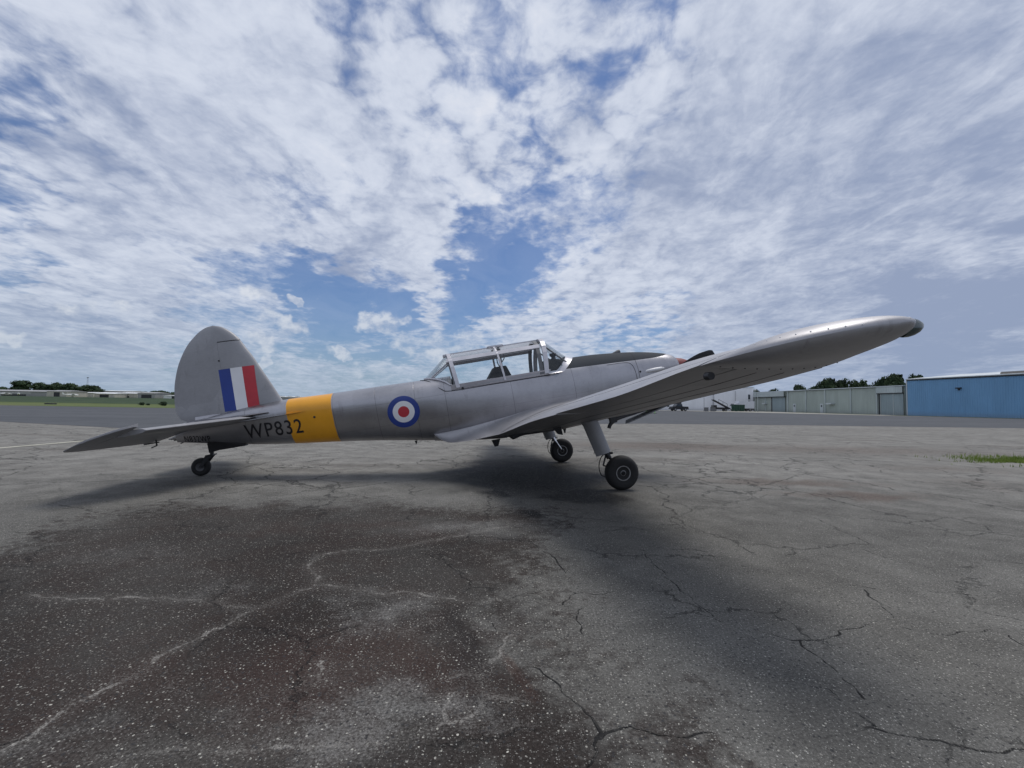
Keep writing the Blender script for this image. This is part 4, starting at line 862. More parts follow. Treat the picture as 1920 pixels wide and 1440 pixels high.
# ---- main gear
def gear(sgn):
    t = empty('main_gear'); t.parent = plane; t.location = (0, 0, 0) if sgn < 0 else (-0.06, 0, 0.0111)
    y = sgn * 1.30
    bm = bmesh.new(); rings = []
    for (xc, z, ch, th) in ((-0.20, 0.95, 0.225, 0.12), (-0.155, 0.85, 0.215, 0.115), (-0.06, 0.475, 0.20, 0.095)):
        ring = []
        for k_ in range(20):
            a = 2 * math.pi * k_ / 20; c, s_ = math.cos(a), math.sin(a)
            xx = xc + (ch * 0.5 * c if c > 0 else ch * 0.5 * c); yy = th * 0.5 * s_ * (1.0 if c > -0.2 else 1.0 + 0.6 * (c + 0.2))
            ring.append((xx, y + yy, z + xx * 0.18 if z < 0.5 else z))
        rings.append(ring)
    loft(bm, rings); bm_obj('leg_fairing', bm, t, M_TAIL, True)
    bm = bmesh.new(); tube(bm, [(-0.04, y, 0.52), (0.005, y, 0.40)], 0.034, 12); tube(bm, [(0.005, y, 0.42), (0.095, y, 0.235)], 0.020, 12)
    tube(bm, [(-0.06, y, 0.46), (0.06, y, 0.455)], 0.016, 8); tube(bm, [(0.095, y, 0.235), (0.11, y + sgn * 0.05, 0.215)], 0.022, 10)
    bm_obj('oleo_strut', bm, t, M_STEEL if sgn > 0 else M_DARK, True)
    bm = bmesh.new(); tube(bm, [(-0.02, y, 0.47), (-0.09, y, 0.32)], 0.011, 6); tube(bm, [(-0.09, y, 0.32), (0.07, y, 0.25)], 0.010, 6)
    bm_obj('torque_link', bm, t, M_DARK, True)
    bm = bmesh.new(); tube(bm, smooth_path([(-0.04, y, 0.46), (-0.10, y - 0.01, 0.43), (-0.145, y - 0.01, 0.34), (-0.15, y - 0.01, 0.26), (-0.12, y, 0.19), (-0.02, y, 0.175), (0.06, y, 0.18)]), 0.006, 6)
    bm_obj('brake_hose', bm, t, M_BLACK, True)
    bm = bmesh.new(); tube(bm, [(-0.14, y, 0.60), (-0.185, y, 0.48)], 0.0035, 5); bm_obj('earthing_wire', bm, t, M_DARK)
    w_ = empty('wheel'); w_.parent = t; w_.location = (0.112, y - 0.06 if sgn < 0 else y + 0.06, 0.200)
    w_.rotation_euler = (0, AL, 0)
    bm = bmesh.new(); rr = 0.217
    prof = [(0.085, -0.058), (0.120, -0.068), (0.165, -0.074), (0.195, -0.062), (0.211, -0.038), (rr, -0.012), (rr, 0.012), (0.211, 0.038), (0.195, 0.062), (0.165, 0.074), (0.120, 0.068), (0.085, 0.058)]
    lathe(bm, prof, (0, 0, 0), 'y', 48)
    for v in bm.verts:
        if v.co.z < -0.2155: v.co.z = -0.2155
    bm_obj('tyre', bm, w_, M_BLACK, True)
    for s2 in (-1, 1):
        bm = bmesh.new(); lathe(bm, [(0.094, s2 * 0.052), (0.094, s2 * 0.066), (0.086, s2 * 0.066), (0.078, s2 * 0.050), (0.058, s2 * 0.040), (0.040, s2 * 0.042), (0.038, s2 * 0.056), (0.030, s2 * 0.060), (0.028, s2 * 0.050), (0.004, s2 * 0.050)], (0, 0, 0), 'y', 32)
        rim = bm_obj('rim', bm, w_, M_RIM, True)
        bm = bmesh.new()
        for k_ in range(6):
            a = k_ * math.pi / 3; lathe(bm, [(0.0075, s2 * 0.042), (0.0075, s2 * 0.056), (0.003, s2 * 0.058)], (0.058 * math.cos(a), 0, 0.058 * math.sin(a)), 'y', 6)
        lathe(bm, [(0.026, s2 * 0.050), (0.022, s2 * 0.058), (0.004, s2 * 0.058)], (0, 0, 0), 'y', 12)
        o = bm_obj('hub_bolts', bm, w_, M_DARK)
gear(-1); gear(1)
# level of the tyres: the empties above sit in the tilted frame, so the contact patch ends on z = 0

# ---- tail
HX = -5.35
def tail_geo(y):
    le = cubic([0.0, 0.3, 1.0, 1.5, 1.62, 1.72, 1.80], [-4.42, -4.50, -4.80, -5.03, -5.12, -5.22, -5.42], y)
    te = cubic([0.0, 0.25, 1.2, 1.6, 1.74, 1.80], [-5.72, -5.80, -5.77, -5.74, -5.70, -5.52], y)
    return le, te
def tsec(x0, x1, c_le, c_te, z, y, th, n=8):
    pts = []; ch = c_le - c_te
    xs_ = [x0 + (x1 - x0) * k_ / n for k_ in range(n + 1)]
    def t_(x): c = min(max((c_le - x) / ch, 0.0), 1.0); return air(max(c, 0.0)) * th + 0.003
    for x in xs_[::-1]: pts.append((x, y, z + t_(x)))
    for x in xs_: pts.append((x, y, z - t_(x)))
    return pts
for sgn in (-1, 1):
    bmm = bmesh.new(); rings = []
    for y in (0.0, 0.15, 0.3, 0.6, 0.9, 1.2, 1.4, 1.5, 1.53):
        le, te = tail_geo(y); sw = 0.0 if y < 1.5 else 0.0
        rings.append(tsec(le, HX + 0.02, le, te, 1.665, sgn * y, 0.085 - 0.02 * y))
    loft(bmm, rings); stab = bm_obj('tailplane', bmm, plane, M_TAIL, True)
    bmm = bmesh.new(); rings = []; dr = R(15)
    def rotp(p):
        dx_, dz_ = p[0] - HX, p[2] - 1.665
        return (HX + dx_ * math.cos(dr) - dz_ * math.sin(dr) * 0, p[1], 1.665 + dz_ + dx_ * math.sin(dr))
    for y in (0.10, 0.25, 0.6, 1.0, 1.4, 1.535):
        le, te = tail_geo(y); rings.append([rotp(p) for p in tsec(HX, te, le, te, 1.665, sgn * y, 0.085 - 0.02 * y)])
    loft(bmm, rings); rings = []
    for y in (1.545, 1.60, 1.66, 1.71, 1.75, 1.78, 1.80):
        le, te = tail_geo(y); rings.append([rotp(p) for p in tsec(min(le - 0.01, -5.10), te, le, te, 1.665, sgn * y, (0.050) * (1 - ((y - 1.5) / 0.31) ** 2 * 0.8))])
    loft(bmm, rings); el = bm_obj('elevator', bmm, plane, M_TAIL, True)
    bmm = bmesh.new(); box(bmm, -5.66, -5.645, sgn * 0.33 - 0.004, sgn * 0.33 + 0.004, 1.50, 1.60); tube(bmm, [(-5.65, sgn * 0.33, 1.50), (-5.72, sgn * 0.33, 1.48)], 0.008, 5); box(bmm, -5.80, -5.62, sgn * 0.33 - 0.006, sgn * 0.33 + 0.006, 1.53, 1.545)
    bm_obj('trim_tab_horn', bmm, plane, M_DARK)
    # anti-spin strake
    bmm = bmesh.new(); top = []; pts = [(-3.80, 0.0), (-4.1, 0.045), (-4.42, 0.10), (-4.62, 0.15), (-4.75, 0.16)]
    rings = [[(x, sgn * (fside(x, 1.63) - 0.01), 1.636), (x, sgn * (fside(x, 1.63) + w_), 1.640), (x, sgn * (fside(x, 1.63) + w_), 1.632), (x, sgn * (fside(x, 1.63) - 0.01), 1.625)] for x, w_ in pts]
    loft(bmm, rings); bm_obj('anti_spin_strake', bmm, plane, M_FUS)
    # fillet between tailplane and fuselage/fin
    bmm = bmesh.new(); rows = []
    for x in np.linspace(-4.30, -5.30, 14):
        u = (x + 4.30) / -1.0; yb = fside(x, 1.70); yo = yb + 0.04 + 0.16 * math.sin(math.pi * min(u * 1.1, 1) * 0.5)
        zi = 1.80; yi = fside(x, min(zi, fsec(x)[0] - 0.01)) * 0.9
        rows.append([(x, sgn * (yi + (yo - yi) * (1 - math.cos(t * math.pi / 2))), 1.70 + (zi - 1.70) * (1 - math.sin(t * math.pi / 2))) for t in np.linspace(0, 1, 8)])
    loft(bmm, rows, False, False); bm_obj('tail_fillet', bmm, plane, M_FUS, True)
def fin_le(z): return cubic([1.60, 1.85, 2.12, 2.39, 2.55, 2.68, 2.80, 2.88, 2.95, 3.00, 3.03], [-4.02, -4.16, -4.28, -4.40, -4.47, -4.54, -4.60, -4.66, -4.735, -4.81, -4.91], z)
def fin_te(z): return cubic([1.74, 1.80, 1.95, 2.22, 2.51, 2.70, 2.82, 2.91, 2.98, 3.02, 3.03], [-5.40, -5.50, -5.545, -5.52, -5.44, -5.345, -5.26, -5.17, -5.08, -4.99, -4.92], z)
def fin_th(x, z):
    le, te = fin_le(z), fin_te(z); c = min(max((le - x) / (le - te), 0), 1); k_ = 0.130 if z < 2.6 else 0.130 * max(1 - ((z - 2.6) / 0.43) ** 2.5, 0.02) ** 0.5
    return air(c) * k_ * (0.85 + 0.15) + 0.003
def fin_rows(zs, x0f, x1f, n=14):
    rings = []
    for z in zs:
        a, b = x0f(z), x1f(z); xs_ = [a + (b - a) * (0.5 - 0.5 * math.cos(math.pi * k_ / n)) for k_ in range(n + 1)]
        rings.append([(x, -fin_th(x, z), z) for x in xs_] + [(x, fin_th(x, z), z) for x in xs_[::-1]])
    return rings
RH = -4.87
bmm = bmesh.new(); loft(bmm, fin_rows(np.linspace(1.62, 2.772, 22), fin_le, lambda z: RH + 0.0008)); fin = bm_obj('fin', bmm, plane, M_TAIL, True)
bmm = bmesh.new(); loft(bmm, fin_rows(list(np.linspace(1.745, 2.784, 20)), lambda z: RH - 0.0008, fin_te)); loft(bmm, fin_rows([2.784] + list(np.linspace(2.80, 3.0, 10)) + [3.01, 3.02, 3.026, 3.03], fin_le, fin_te)); bm_obj('rudder', bmm, plane, M_TAIL, True)
bmm = bmesh.new(); lathe(bmm, [(0.012, 0.004), (0.012, -0.004), (0.005, -0.006)], (-4.88, -fin_th(-4.88, 2.52) , 2.52), 'y', 10); bm_obj('rudder_hinge_hole', bmm, plane, M_DARK)
bmm = bmesh.new(); box(bmm, -4.90, -4.60, -0.0, 0.0005, 0, 0.0001); bmm.free()
# tail wheel
bmm = bmesh.new()
loft(bmm, [[(-4.72, -0.05, 1.34), (-4.72, 0.05, 1.34), (-4.72, 0.05, 1.30), (-4.72, -0.05, 1.30)], [(-5.08, -0.05, 1.42), (-5.08, 0.05, 1.42), (-5.08, 0.03, 1.30), (-5.08, -0.03, 1.30)], [(-5.20, -0.04, 1.42), (-5.20, 0.04, 1.42), (-5.20, 0.025, 1.285), (-5.20, -0.025, 1.285)]])
bm_obj('tailwheel_fairing', bmm, plane, M_DARK)
bmm = bmesh.new(); tube(bmm, [(-5.16, 0, 1.42), (-5.18, 0, 1.24)], 0.024, 10)
for s2 in (-1, 1):
    rings = [[(-5.24, s2 * 0.050, 1.255), (-5.15, s2 * 0.050, 1.255), (-5.15, s2 * 0.058, 1.255), (-5.24, s2 * 0.058, 1.255)], [(-5.34, s2 * 0.050, 1.11), (-5.30, s2 * 0.050, 1.11), (-5.30, s2 * 0.058, 1.11), (-5.34, s2 * 0.058, 1.11)]]
    loft(bmm, rings)
box(bmm, -5.24, -5.14, -0.058, 0.058, 1.245, 1.262)
bm_obj('tailwheel_fork', bmm, plane, M_DARK, False)
tw = empty('tail_wheel'); tw.parent = plane; tw.scale = (0.93, 1, 0.93); tw.location = (-5.335, 0, 1.115); tw.rotation_euler = (0, AL, 0)
bmm = bmesh.new(); lathe(bmm, [(0.055, -0.032), (0.09, -0.042), (0.118, -0.036), (0.131, -0.015), (0.131, 0.015), (0.118, 0.036), (0.09, 0.042), (0.055, 0.032)], (0, 0, 0), 'y', 36); bm_obj('tyre', bmm, tw, M_BLACK, True)
bmm = bmesh.new(); lathe(bmm, [(0.062, -0.030), (0.060, -0.038), (0.050, -0.032), (0.020, -0.034), (0.018, -0.045), (0.004, -0.045)], (0, 0, 0), 'y', 24); bm_obj('rim', bmm, tw, mat('dark_rim', (0.09, 0.09, 0.095), 0.5, 0.5), True)
# belly aerials and steps
def fin_aerial(x, y, ln, h, zt):
    bm = bmesh.new(); loft(bm, [[(x, y - 0.008, zt), (x - ln, y - 0.008, zt), (x - ln, y + 0.008, zt), (x, y + 0.008, zt)], [(x - ln * 0.35, y - 0.005, zt - h), (x - ln * 0.75, y - 0.005, zt - h), (x - ln * 0.75, y + 0.005, zt - h), (x - ln * 0.35, y + 0.005, zt - h)]])
    bm_obj('belly_aerial', bm, plane, M_DARK)
fin_aerial(-1.22, -0.30, 0.13, 0.10, 0.79); fin_aerial(-2.40, -0.05, 0.04, 0.045, 0.955); fin_aerial(-0.15, 0.0, 0.05, 0.07, 0.74)
bmm = bmesh.new(); loft(bmm, [[(-1.10, -0.55, 0.84), (-0.85, -0.50, 0.86), (-0.78, -0.50, 0.84), (-1.05, -0.55, 0.77)], [(-1.10, -0.35, 0.80), (-0.85, -0.35, 0.82), (-0.78, -0.35, 0.80), (-1.05, -0.35, 0.75)]]); bm_obj('footstep', bmm, plane, M_DARK)
bmm = bmesh.new(); loft(bmm, [[(-0.62, -1.02, 0.93), (-0.48, -1.02, 0.93), (-0.48, -0.98, 0.93), (-0.62, -0.98, 0.93)], [(-0.53, -1.02, 0.78), (-0.47, -1.02, 0.76), (-0.47, -0.98, 0.76), (-0.53, -0.98, 0.78)]]); bm_obj('flap_bracket', bmm, plane, M_DARK)

# ---- insignia and lettering, thin sheets lying on the skin
def disc(name, m, r0, r1, off, sgn=-1, cx=-2.50, cz=1.405):
    bm = bmesh.new(); rings = []
    for r in np.linspace(r0, r1, 6):
        rings.append([(cx + r * math.cos(t), sgn * (fside(cx + r * math.cos(t), cz + r * math.sin(t)) + off), cz + r * math.sin(t)) for t in np.linspace(0, 2 * math.pi, 72, endpoint=False)])
    loft(bm, rings, True, False)
    bmesh.ops.remove_doubles(bm, verts=bm.verts, dist=0.0003)
    return bm_obj(name, bm, plane, m, True)
for sgn in (-1, 1):
    o = disc('roundel_ring', M_BLUEP, 0.150, 0.222, 0.0025, sgn); o['label'] = 'blue outer ring of the roundel'
    o = disc('roundel_ring', M_WHITEP, 0.078, 0.150, 0.0025, sgn); o['label'] = 'white middle ring of the roundel'
    o = disc('roundel_centre', M_REDP, 0.0, 0.078, 0.0025, sgn)
    for i, (m_, nm) in enumerate(((M_BLUEP, 'blue stripe of the fin flash'), (M_WHITEP, 'white stripe of the fin flash'), (M_REDP, 'red stripe of the fin flash'))):
        bmm = bmesh.new(); rows = []
        for z in np.linspace(1.808, 2.395, 12):
            a = -4.905 + 0.1525 * i; b = a + 0.1525
            rows.append([(x, sgn * (fin_th(x, z) + 0.0025), z) for x in np.linspace(a, b, 6)])
        loft(bmm, rows, False, False); o = bm_obj('flash_stripe', bmm, plane, m_, True); o['label'] = nm
def lettering(name, text, x0, z0, x1, h, slope, m, off=0.003, squash=1.0, sgn=-1, bold=0.0):
    cu = bpy.data.curves.new(name, 'FONT'); cu.body = text; cu.size = 1.0; cu.offset = bold; cu.resolution_u = 4; cu.space_character = 1.14
    ob = bpy.data.objects.new(name + '_tmp', cu); COL.objects.link(ob)
    dg = bpy.context.evaluated_depsgraph_get(); me = bpy.data.meshes.new_from_object(ob.evaluated_get(dg)); bpy.data.objects.remove(ob)
    bm = bmesh.new(); bm.from_mesh(me); bmesh.ops.triangulate(bm, faces=bm.faces)
    xs_ = [v.co.x for v in bm.verts]; ys_ = [v.co.y for v in bm.verts]; a, b, c, d = min(xs_), max(xs_), min(ys_), max(ys_)
    for ax, lo, hi in ((0, a, b), (1, c, d)):
        for i in range(1, 24 if ax == 0 else 10):
            co = [0, 0, 0]; no = [0, 0, 0]; co[ax] = lo + (hi - lo) * i / (24 if ax == 0 else 10); no[ax] = 1
            bmesh.ops.bisect_plane(bm, geom=bm.verts[:] + bm.edges[:] + bm.faces[:], plane_co=co, plane_no=no)
    for v in bm.verts:
        u = (v.co.x - a) / (b - a); q = (v.co.y - c) / (d - c)
        if sgn > 0: u = 1 - u
        x = x0 + (x1 - x0) * u; z = z0 + slope * (x - x0) + h * q
        v.co = (x, sgn * (fside(x, z) + off), z)
    me2 = bpy.data.meshes.new(name); bm.to_mesh(me2); bm.free()
    return link(name, me2, plane, m)
for sgn in (-1, 1):
    lettering('serial_lettering', 'WP832', -4.655, 1.385, -3.885, 0.200, -0.05, M_LETTER, sgn=sgn, bold=0.006)
    lettering('registration_lettering', 'N832WP', -5.47, 1.485, -5.13, 0.085, -0.16, M_LETTER, sgn=sgn, bold=0.0)

# ================================================================ surroundings
def px_dir(px): return (px - 960) / 850.0
# ---- trees
def leaf_mat(name, a, b):
    m = bpy.data.materials.new(name); m.use_nodes = True; t = NT(m.node_tree)
    g = t.n('NewGeometry'); oi = t.n('ObjectInfo')
    n = t.noise(g.outputs['Position'], 0.5, 4, 0.6)
    c = t.mix(t.ss(n, 0.35, 0.65), a, b); c = t.v('SCALE', c, t.lin(oi.outputs['Random'], 0, 1, 0.8, 1.2))
    bs = t.n('BsdfPrincipled'); t.set(bs.inputs['Base Color'], c); bs.inputs['Roughness'].default_value = 0.8; bs.inputs['Specular IOR Level'].default_value = 0.15
    o = t.n('OutputMaterial'); t.t.links.new(bs.outputs[0], o.inputs[0]); return m
M_LEAF = leaf_mat('distant_leaves', (0.020, 0.036, 0.020), (0.045, 0.070, 0.032))
M_BARK = mat('bark', (0.06, 0.05, 0.04), 0.9)
def crown_mesh(name, w_, h, seed, lobes=12, n=1500, leaf=0.45, z0=0.25):
    rnd = random.Random(seed); L = []
    for i in range(lobes):
        a = rnd.uniform(0, 2 * math.pi); rr = rnd.uniform(0.0, 0.62) * w_ / 2; zz = h * rnd.uniform(z0 + 0.08, 0.82)
        k_ = 1 - 0.5 * abs((zz / h) - 0.5); L.append((math.cos(a) * rr * k_, math.sin(a) * rr * k_, zz, rnd.uniform(0.20, 0.30) * w_ * k_, rnd.uniform(0.13, 0.2) * h))
    vs, fs = [], []
    for i in range(n):
        x, y, z, r, rz_ = rnd.choice(L); d = Vector((rnd.gauss(0, 1), rnd.gauss(0, 1), rnd.gauss(0, 1))).normalized(); q = rnd.uniform(0.65, 1.05)
        c = Vector((x + d.x * r * q, y + d.y * r * q, z + d.z * rz_ * q)); nrm = (d + Vector((rnd.uniform(-.6, .6), rnd.uniform(-.6, .6), rnd.uniform(-.3, .9)))).normalized()
        a_ = nrm.orthogonal().normalized(); b_ = nrm.cross(a_); s_ = leaf * rnd.uniform(0.6, 1.3); k0 = len(vs)
        vs += [c + a_ * s_, c + b_ * s_ * 0.8, c - a_ * s_, c - b_ * s_ * 0.8]; fs.append((k0, k0 + 1, k0 + 2, k0 + 3))
    me = bpy.data.meshes.new(name); me.from_pydata(vs, [], fs); me.materials.append(M_LEAF); return me
CROWNS = [crown_mesh('crown', 9, 9, 1, 14, 1500), crown_mesh('crown', 10, 8, 2, 16, 1600), crown_mesh('crown', 7, 10, 3, 11, 1300), crown_mesh('crown', 12, 8, 4, 18, 1800, 0.5)]
def trunk_mesh():
    bm = bmesh.new(); tube(bm, [(0, 0, -0.3), (0.05, 0, 1.5), (-0.1, 0.05, 3.5), (0.1, 0, 5.5)], [0.28, 0.22, 0.17, 0.08], 7)
    for a in range(5):
        t = a * 1.3; tube(bm, [(0, 0, 2.4 + a * 0.4), (math.cos(t) * 1.2, math.sin(t) * 1.2, 4.0 + a * 0.4), (math.cos(t) * 2.2, math.sin(t) * 2.2, 5.0 + a * 0.4)], [0.11, 0.07, 0.03], 5)
    me = bpy.data.meshes.new('trunk'); bm.to_mesh(me); bm.free(); me.materials.append(M_BARK); return me
TRUNK = trunk_mesh()
def tree(px, dist, w_px, top_px_above, label, group, kind=0, base=None):
    """px: column in the photograph; the size comes from the width and height there"""
    x = px_dir(px) * dist; z = gz(x, dist) if base is None else base
    W_ = w_px * dist / 850.0; H_ = top_px_above * dist / 850.0 + (CAM_H - z)
    t = empty('broadleaf_tree', (x, dist, z), random.uniform(0, 6.28), label, 'tree', group)
    cw = (9, 10, 7, 12)[kind]; chh = (9, 8, 10, 8)[kind]
    o = link('crown', CROWNS[kind], t); o.scale = (W_ / cw * 1.15, W_ / cw * 1.15, H_ / chh * 1.10)
    o = link('trunk', TRUNK, t); o.scale = (H_ / 9, H_ / 9, H_ / 9 * 0.9)
LG = 'trees on the skyline beyond the left-hand sheds'
for px, d, w_, h, k_, lb in [(4, 420, 22, 14, 3, 'low tree at the far left edge of the skyline'), (18, 430, 18, 11, 1, 'small tree just left of the big round tree on the left'),
    (43, 400, 36, 27, 0, 'big round tree standing alone above the grey sheds on the left'), (28, 410, 16, 16, 2, 'slim tree leaning on the left flank of the round tree'),
    (76, 410, 26, 24, 0, 'tree at the left end of the long wooded mound'), (94, 405, 30, 26, 1, 'tallest tree of the wooded mound on the left'), (112, 415, 16, 22, 2, 'narrow tree right of the tallest one on the mound'),
    (128, 400, 32, 22, 3, 'tree in the middle of the wooded mound'), (150, 400, 32, 22, 1, 'tree under the mast on the wooded mound'), (172, 405, 28, 20, 0, 'tree right of the mast on the mound'), (186, 400, 20, 13, 3, 'lowest tree at the right end of the wooded mound'),
    (252, 430, 12, 9, 2, 'small tree peeping over the grey shed'), (275, 430, 18, 11, 1, 'left tree of the low clump behind the grey shed'), (290, 430, 20, 12, 0, 'middle tree of the low clump behind the grey shed'), (306, 430, 20, 12, 3, 'broad tree of the low clump behind the grey shed'), (320, 430, 16, 11, 1, 'right tree of the low clump beside the rudder'), (240, 440, 14, 6, 3, 'dark low tree behind the cream shed')]:
    tree(px, d, w_, h + 2, lb, LG, k_)
RG = 'trees behind the hangars on the right'
for px, d, w_, h, k_, lb in [(1384, 190, 22, 35, 3, 'low tree over the roof end of the white building'), (1425, 210, 30, 36, 1, 'low tree over the left end of the green hangar'), (1450, 215, 20, 34, 3, 'low tree right of the flagpole light on the green hangar'),
    (1497, 160, 24, 44, 0, 'leftmost tree of the row behind the green hangar'), (1510, 170, 16, 38, 2, 'thin tree between the first two clumps behind the green hangar'), (1530, 160, 26, 52, 1, 'left side tree of the wide dark clump'), (1552, 158, 34, 57, 0, 'tallest tree of the wide dark clump'), (1578, 160, 32, 53, 3, 'right side tree of the wide dark clump'),
    (1608, 158, 26, 54, 2, 'left tree of the pair above the pilasters'), (1628, 158, 30, 58, 1, 'right tree of the pair above the pilasters'), (1655, 155, 28, 57, 3, 'tree at the left foot of the clump touching the blue hangar'), (1677, 150, 36, 67, 0, 'highest tree, just left of the blue hangar roof'), (1700, 150, 28, 62, 1, 'tree partly hidden by the corner of the blue hangar'), (1722, 170, 30, 64, 3, 'tree whose top shows over the blue hangar roof')]:
    tree(px, d, w_, h + 1, lb, RG, k_)
for px, pos in ((530, 'leftmost'), (545, 'middle'), (560, 'rightmost')): tree(px, 520, 14, 8, pos + ' tiny tree on the horizon above the yellow band', 'tiny trees above the yellow band', 3)
# bushes on the bank
for px, d, w_, h, lb in [(267, 66, 11, 0.55, 'small round bush on the left bank'), (279, 67, 8, 0.35, 'smallest pale bush on the left bank'), (307, 65, 15, 0.75, 'larger dark bush on the bank near the rudder')]:
    x = px_dir(px) * d; t = empty('bush', (x, d, gz(x, d)), 0, lb, 'bush'); o = link('foliage', CROWNS[0], t); s_ = w_ * d / 850 / 9; o.scale = (s_, s_, h / 7.5); o.location = (0, 0, -0.28 * h)
x = px_dir(161) * 330; t = empty('bush', (x, 330, gz(x, 330)), 0, 'dark shrub in front of the second white roofed shed', 'bush'); o = link('foliage', CROWNS[1], t); o.scale = (1.0, 1.0, 0.55)

# ---- buildings
def corr_mat(name, c, dirt=0.12, rough=0.55):
    m = bpy.data.materials.new(name); m.use_nodes = True; t = NT(m.node_tree)
    g = t.n('TexCoord').outputs['Object']; x, y, z = t.sep(g)
    n = t.noise(t.comb(x, y, t.m('MULTIPLY', z, 0.15)), 0.9, 6, 0.7); n2 = t.noise(g, 0.25, 4)
    cc_ = t.v('SCALE', tuple(c), t.m('MULTIPLY', t.lin(n, 0.3, 0.7, 1 - dirt, 1 + dirt), t.lin(n2, 0.3, 0.7, 0.95, 1.05)))
    cc_ = t.mix(t.m('MULTIPLY', t.ss(z, 0.9, 0.0), 0.3), cc_, (0.16, 0.15, 0.13))
    b = t.n('BsdfPrincipled'); t.set(b.inputs['Base Color'], cc_); b.inputs['Roughness'].default_value = rough
    o = t.n('OutputMaterial'); t.t.links.new(b.outputs[0], o.inputs[0]); return m
M_GREEN = corr_mat('pale_green_siding', (0.36, 0.405, 0.375)); M_GREEN2 = corr_mat('grey_blue_door', (0.25, 0.31, 0.33)); M_TRIM = corr_mat('pale_green_trim', (0.42, 0.47, 0.47))
M_BLUE = corr_mat('blue_siding', (0.16, 0.33, 0.53), 0.07); M_ROOFW = corr_mat('pale_roof_edge', (0.50, 0.54, 0.56)); M_WHITE = corr_mat('white_painted_block', (0.76, 0.77, 0.80), 0.06)
M_CREAM = corr_mat('cream_siding', (0.44, 0.42, 0.37)); M_GREYS = corr_mat('grey_siding', (0.27, 0.27, 0.27)); M_HOLE = mat('dark_opening', (0.02, 0.022, 0.028), 0.6); M_WROOF = corr_mat('white_metal_roof', (0.66, 0.67, 0.68))
M_PGLASS = mat('window_glass_dark', (0.05, 0.06, 0.075), 0.15, spec=0.8)
def wallframe(A, B, z0=0.0):
    """frame with x along the wall from A to B, y outwards (towards the apron), z up"""
    A = Vector((A[0], A[1], z0)); B = Vector((B[0], B[1], z0)); ex = (B - A).normalized(); ez = Vector((0, 0, 1)); ey = ez.cross(ex)
    M_ = Matrix((ex, ey, ez)).transposed().to_4x4(); M_.translation = A; return M_, (B - A).length
def corrugated(bm, x0, x1, z0a, z1a, z1b, y, pitch=0.30, d=0.035):
    """ribbed sheet between x0 and x1; top goes from z1a to z1b"""
    n = max(int((x1 - x0) / pitch), 1); prof = []
    for i in range(n):
        a = x0 + (x1 - x0) * i / n; w_ = (x1 - x0) / n
        prof += [(a, y), (a + w_ * 0.62, y), (a + w_ * 0.72, y + d), (a + w_ * 0.90, y + d)]
    prof.append((x1, y)); rows = []
    lo = [bm.verts.new((p[0], p[1], z0a)) for p in prof]; hi = [bm.verts.new((p[0], p[1], z1a + (z1b - z1a) * (p[0] - x0) / (x1 - x0))) for p in prof]
    for i in range(len(prof) - 1): bm.faces.new((lo[i], lo[i + 1], hi[i + 1], hi[i]))
def part(parent, name, m, fn):
    bm = bmesh.new(); fn(bm); return bm_obj(name, bm, parent, m)
def wall_at(px, A, B):
    """distance along the wall A-B seen in photo column px"""
    k_ = px_dir(px); ax, ay = A; bx, by = B; dx_, dy_ = bx - ax, by - ay
    t = (k_ * ay - ax) / (dx_ - k_ * dy_); return t * math.hypot(dx_, dy_)
# blue hangar: wall facing the taxiway, near end out of frame
A, B = (66.0, 75.6), (70.2, 52.0)
z0 = 0.28; Mx, L = wallframe(B, A, z0)
bh = bpy.data.objects.new('blue_hangar', None); COL.objects.link(bh); bh.matrix_world = Mx; bh['label'] = 'bright blue corrugated metal hangar at the right edge of the photo'; bh['category'] = 'hangar'
Hb = 6.0
part(bh, 'wall', M_BLUE, lambda bm: (corrugated(bm, 0, L, -0.3, Hb - 0.1, Hb - 0.1, 0), box(bm, 0, L, -22, -0.01, -0.3, Hb - 0.15)))
part(bh, 'roof', M_ROOFW, lambda bm: loft(bm, [[(-0.15, 0.16, Hb - 0.05), (-0.15, 0.16, Hb + 0.08), (-0.15, -11, Hb + 1.2), (-0.15, -22.2, Hb + 0.08), (-0.15, -22.2, Hb - 0.1)], [(L + 0.15, 0.16, Hb - 0.05), (L + 0.15, 0.16, Hb + 0.08), (L + 0.15, -11, Hb + 1.2), (L + 0.15, -22.2, Hb + 0.08), (L + 0.15, -22.2, Hb - 0.1)]]))
part(bh, 'corner_trim', M_ROOFW, lambda bm: box(bm, L - 0.02, L + 0.14, -0.1, 0.08, -0.2, Hb - 0.06))
part(bh, 'gutter', M_DARK, lambda bm: box(bm, 0, L, 0.05, 0.14, Hb - 0.22, Hb - 0.10))
xs1, xs2 = wall_at(1918, B, A), wall_at(1868, B, A)
part(bh, 'roof_vent', mat('vent_grey', (0.24, 0.22, 0.20), 0.8), lambda bm: (box(bm, xs1 - 0.3, xs2, -1.3, -0.9, Hb + 0.05, Hb + 0.50), bmesh.ops.bevel(bm, geom=bm.edges[:], offset=0.12, segments=2)))
xl = wall_at(1800, B, A)
part(bh, 'wall_lamp', M_DARK, lambda bm: (box(bm, xl - 0.35, xl + 0.35, 0.03, 0.35, 4.25, 4.40), box(bm, xl - 0.1, xl + 0.1, 0.02, 0.2, 4.0, 4.3)))
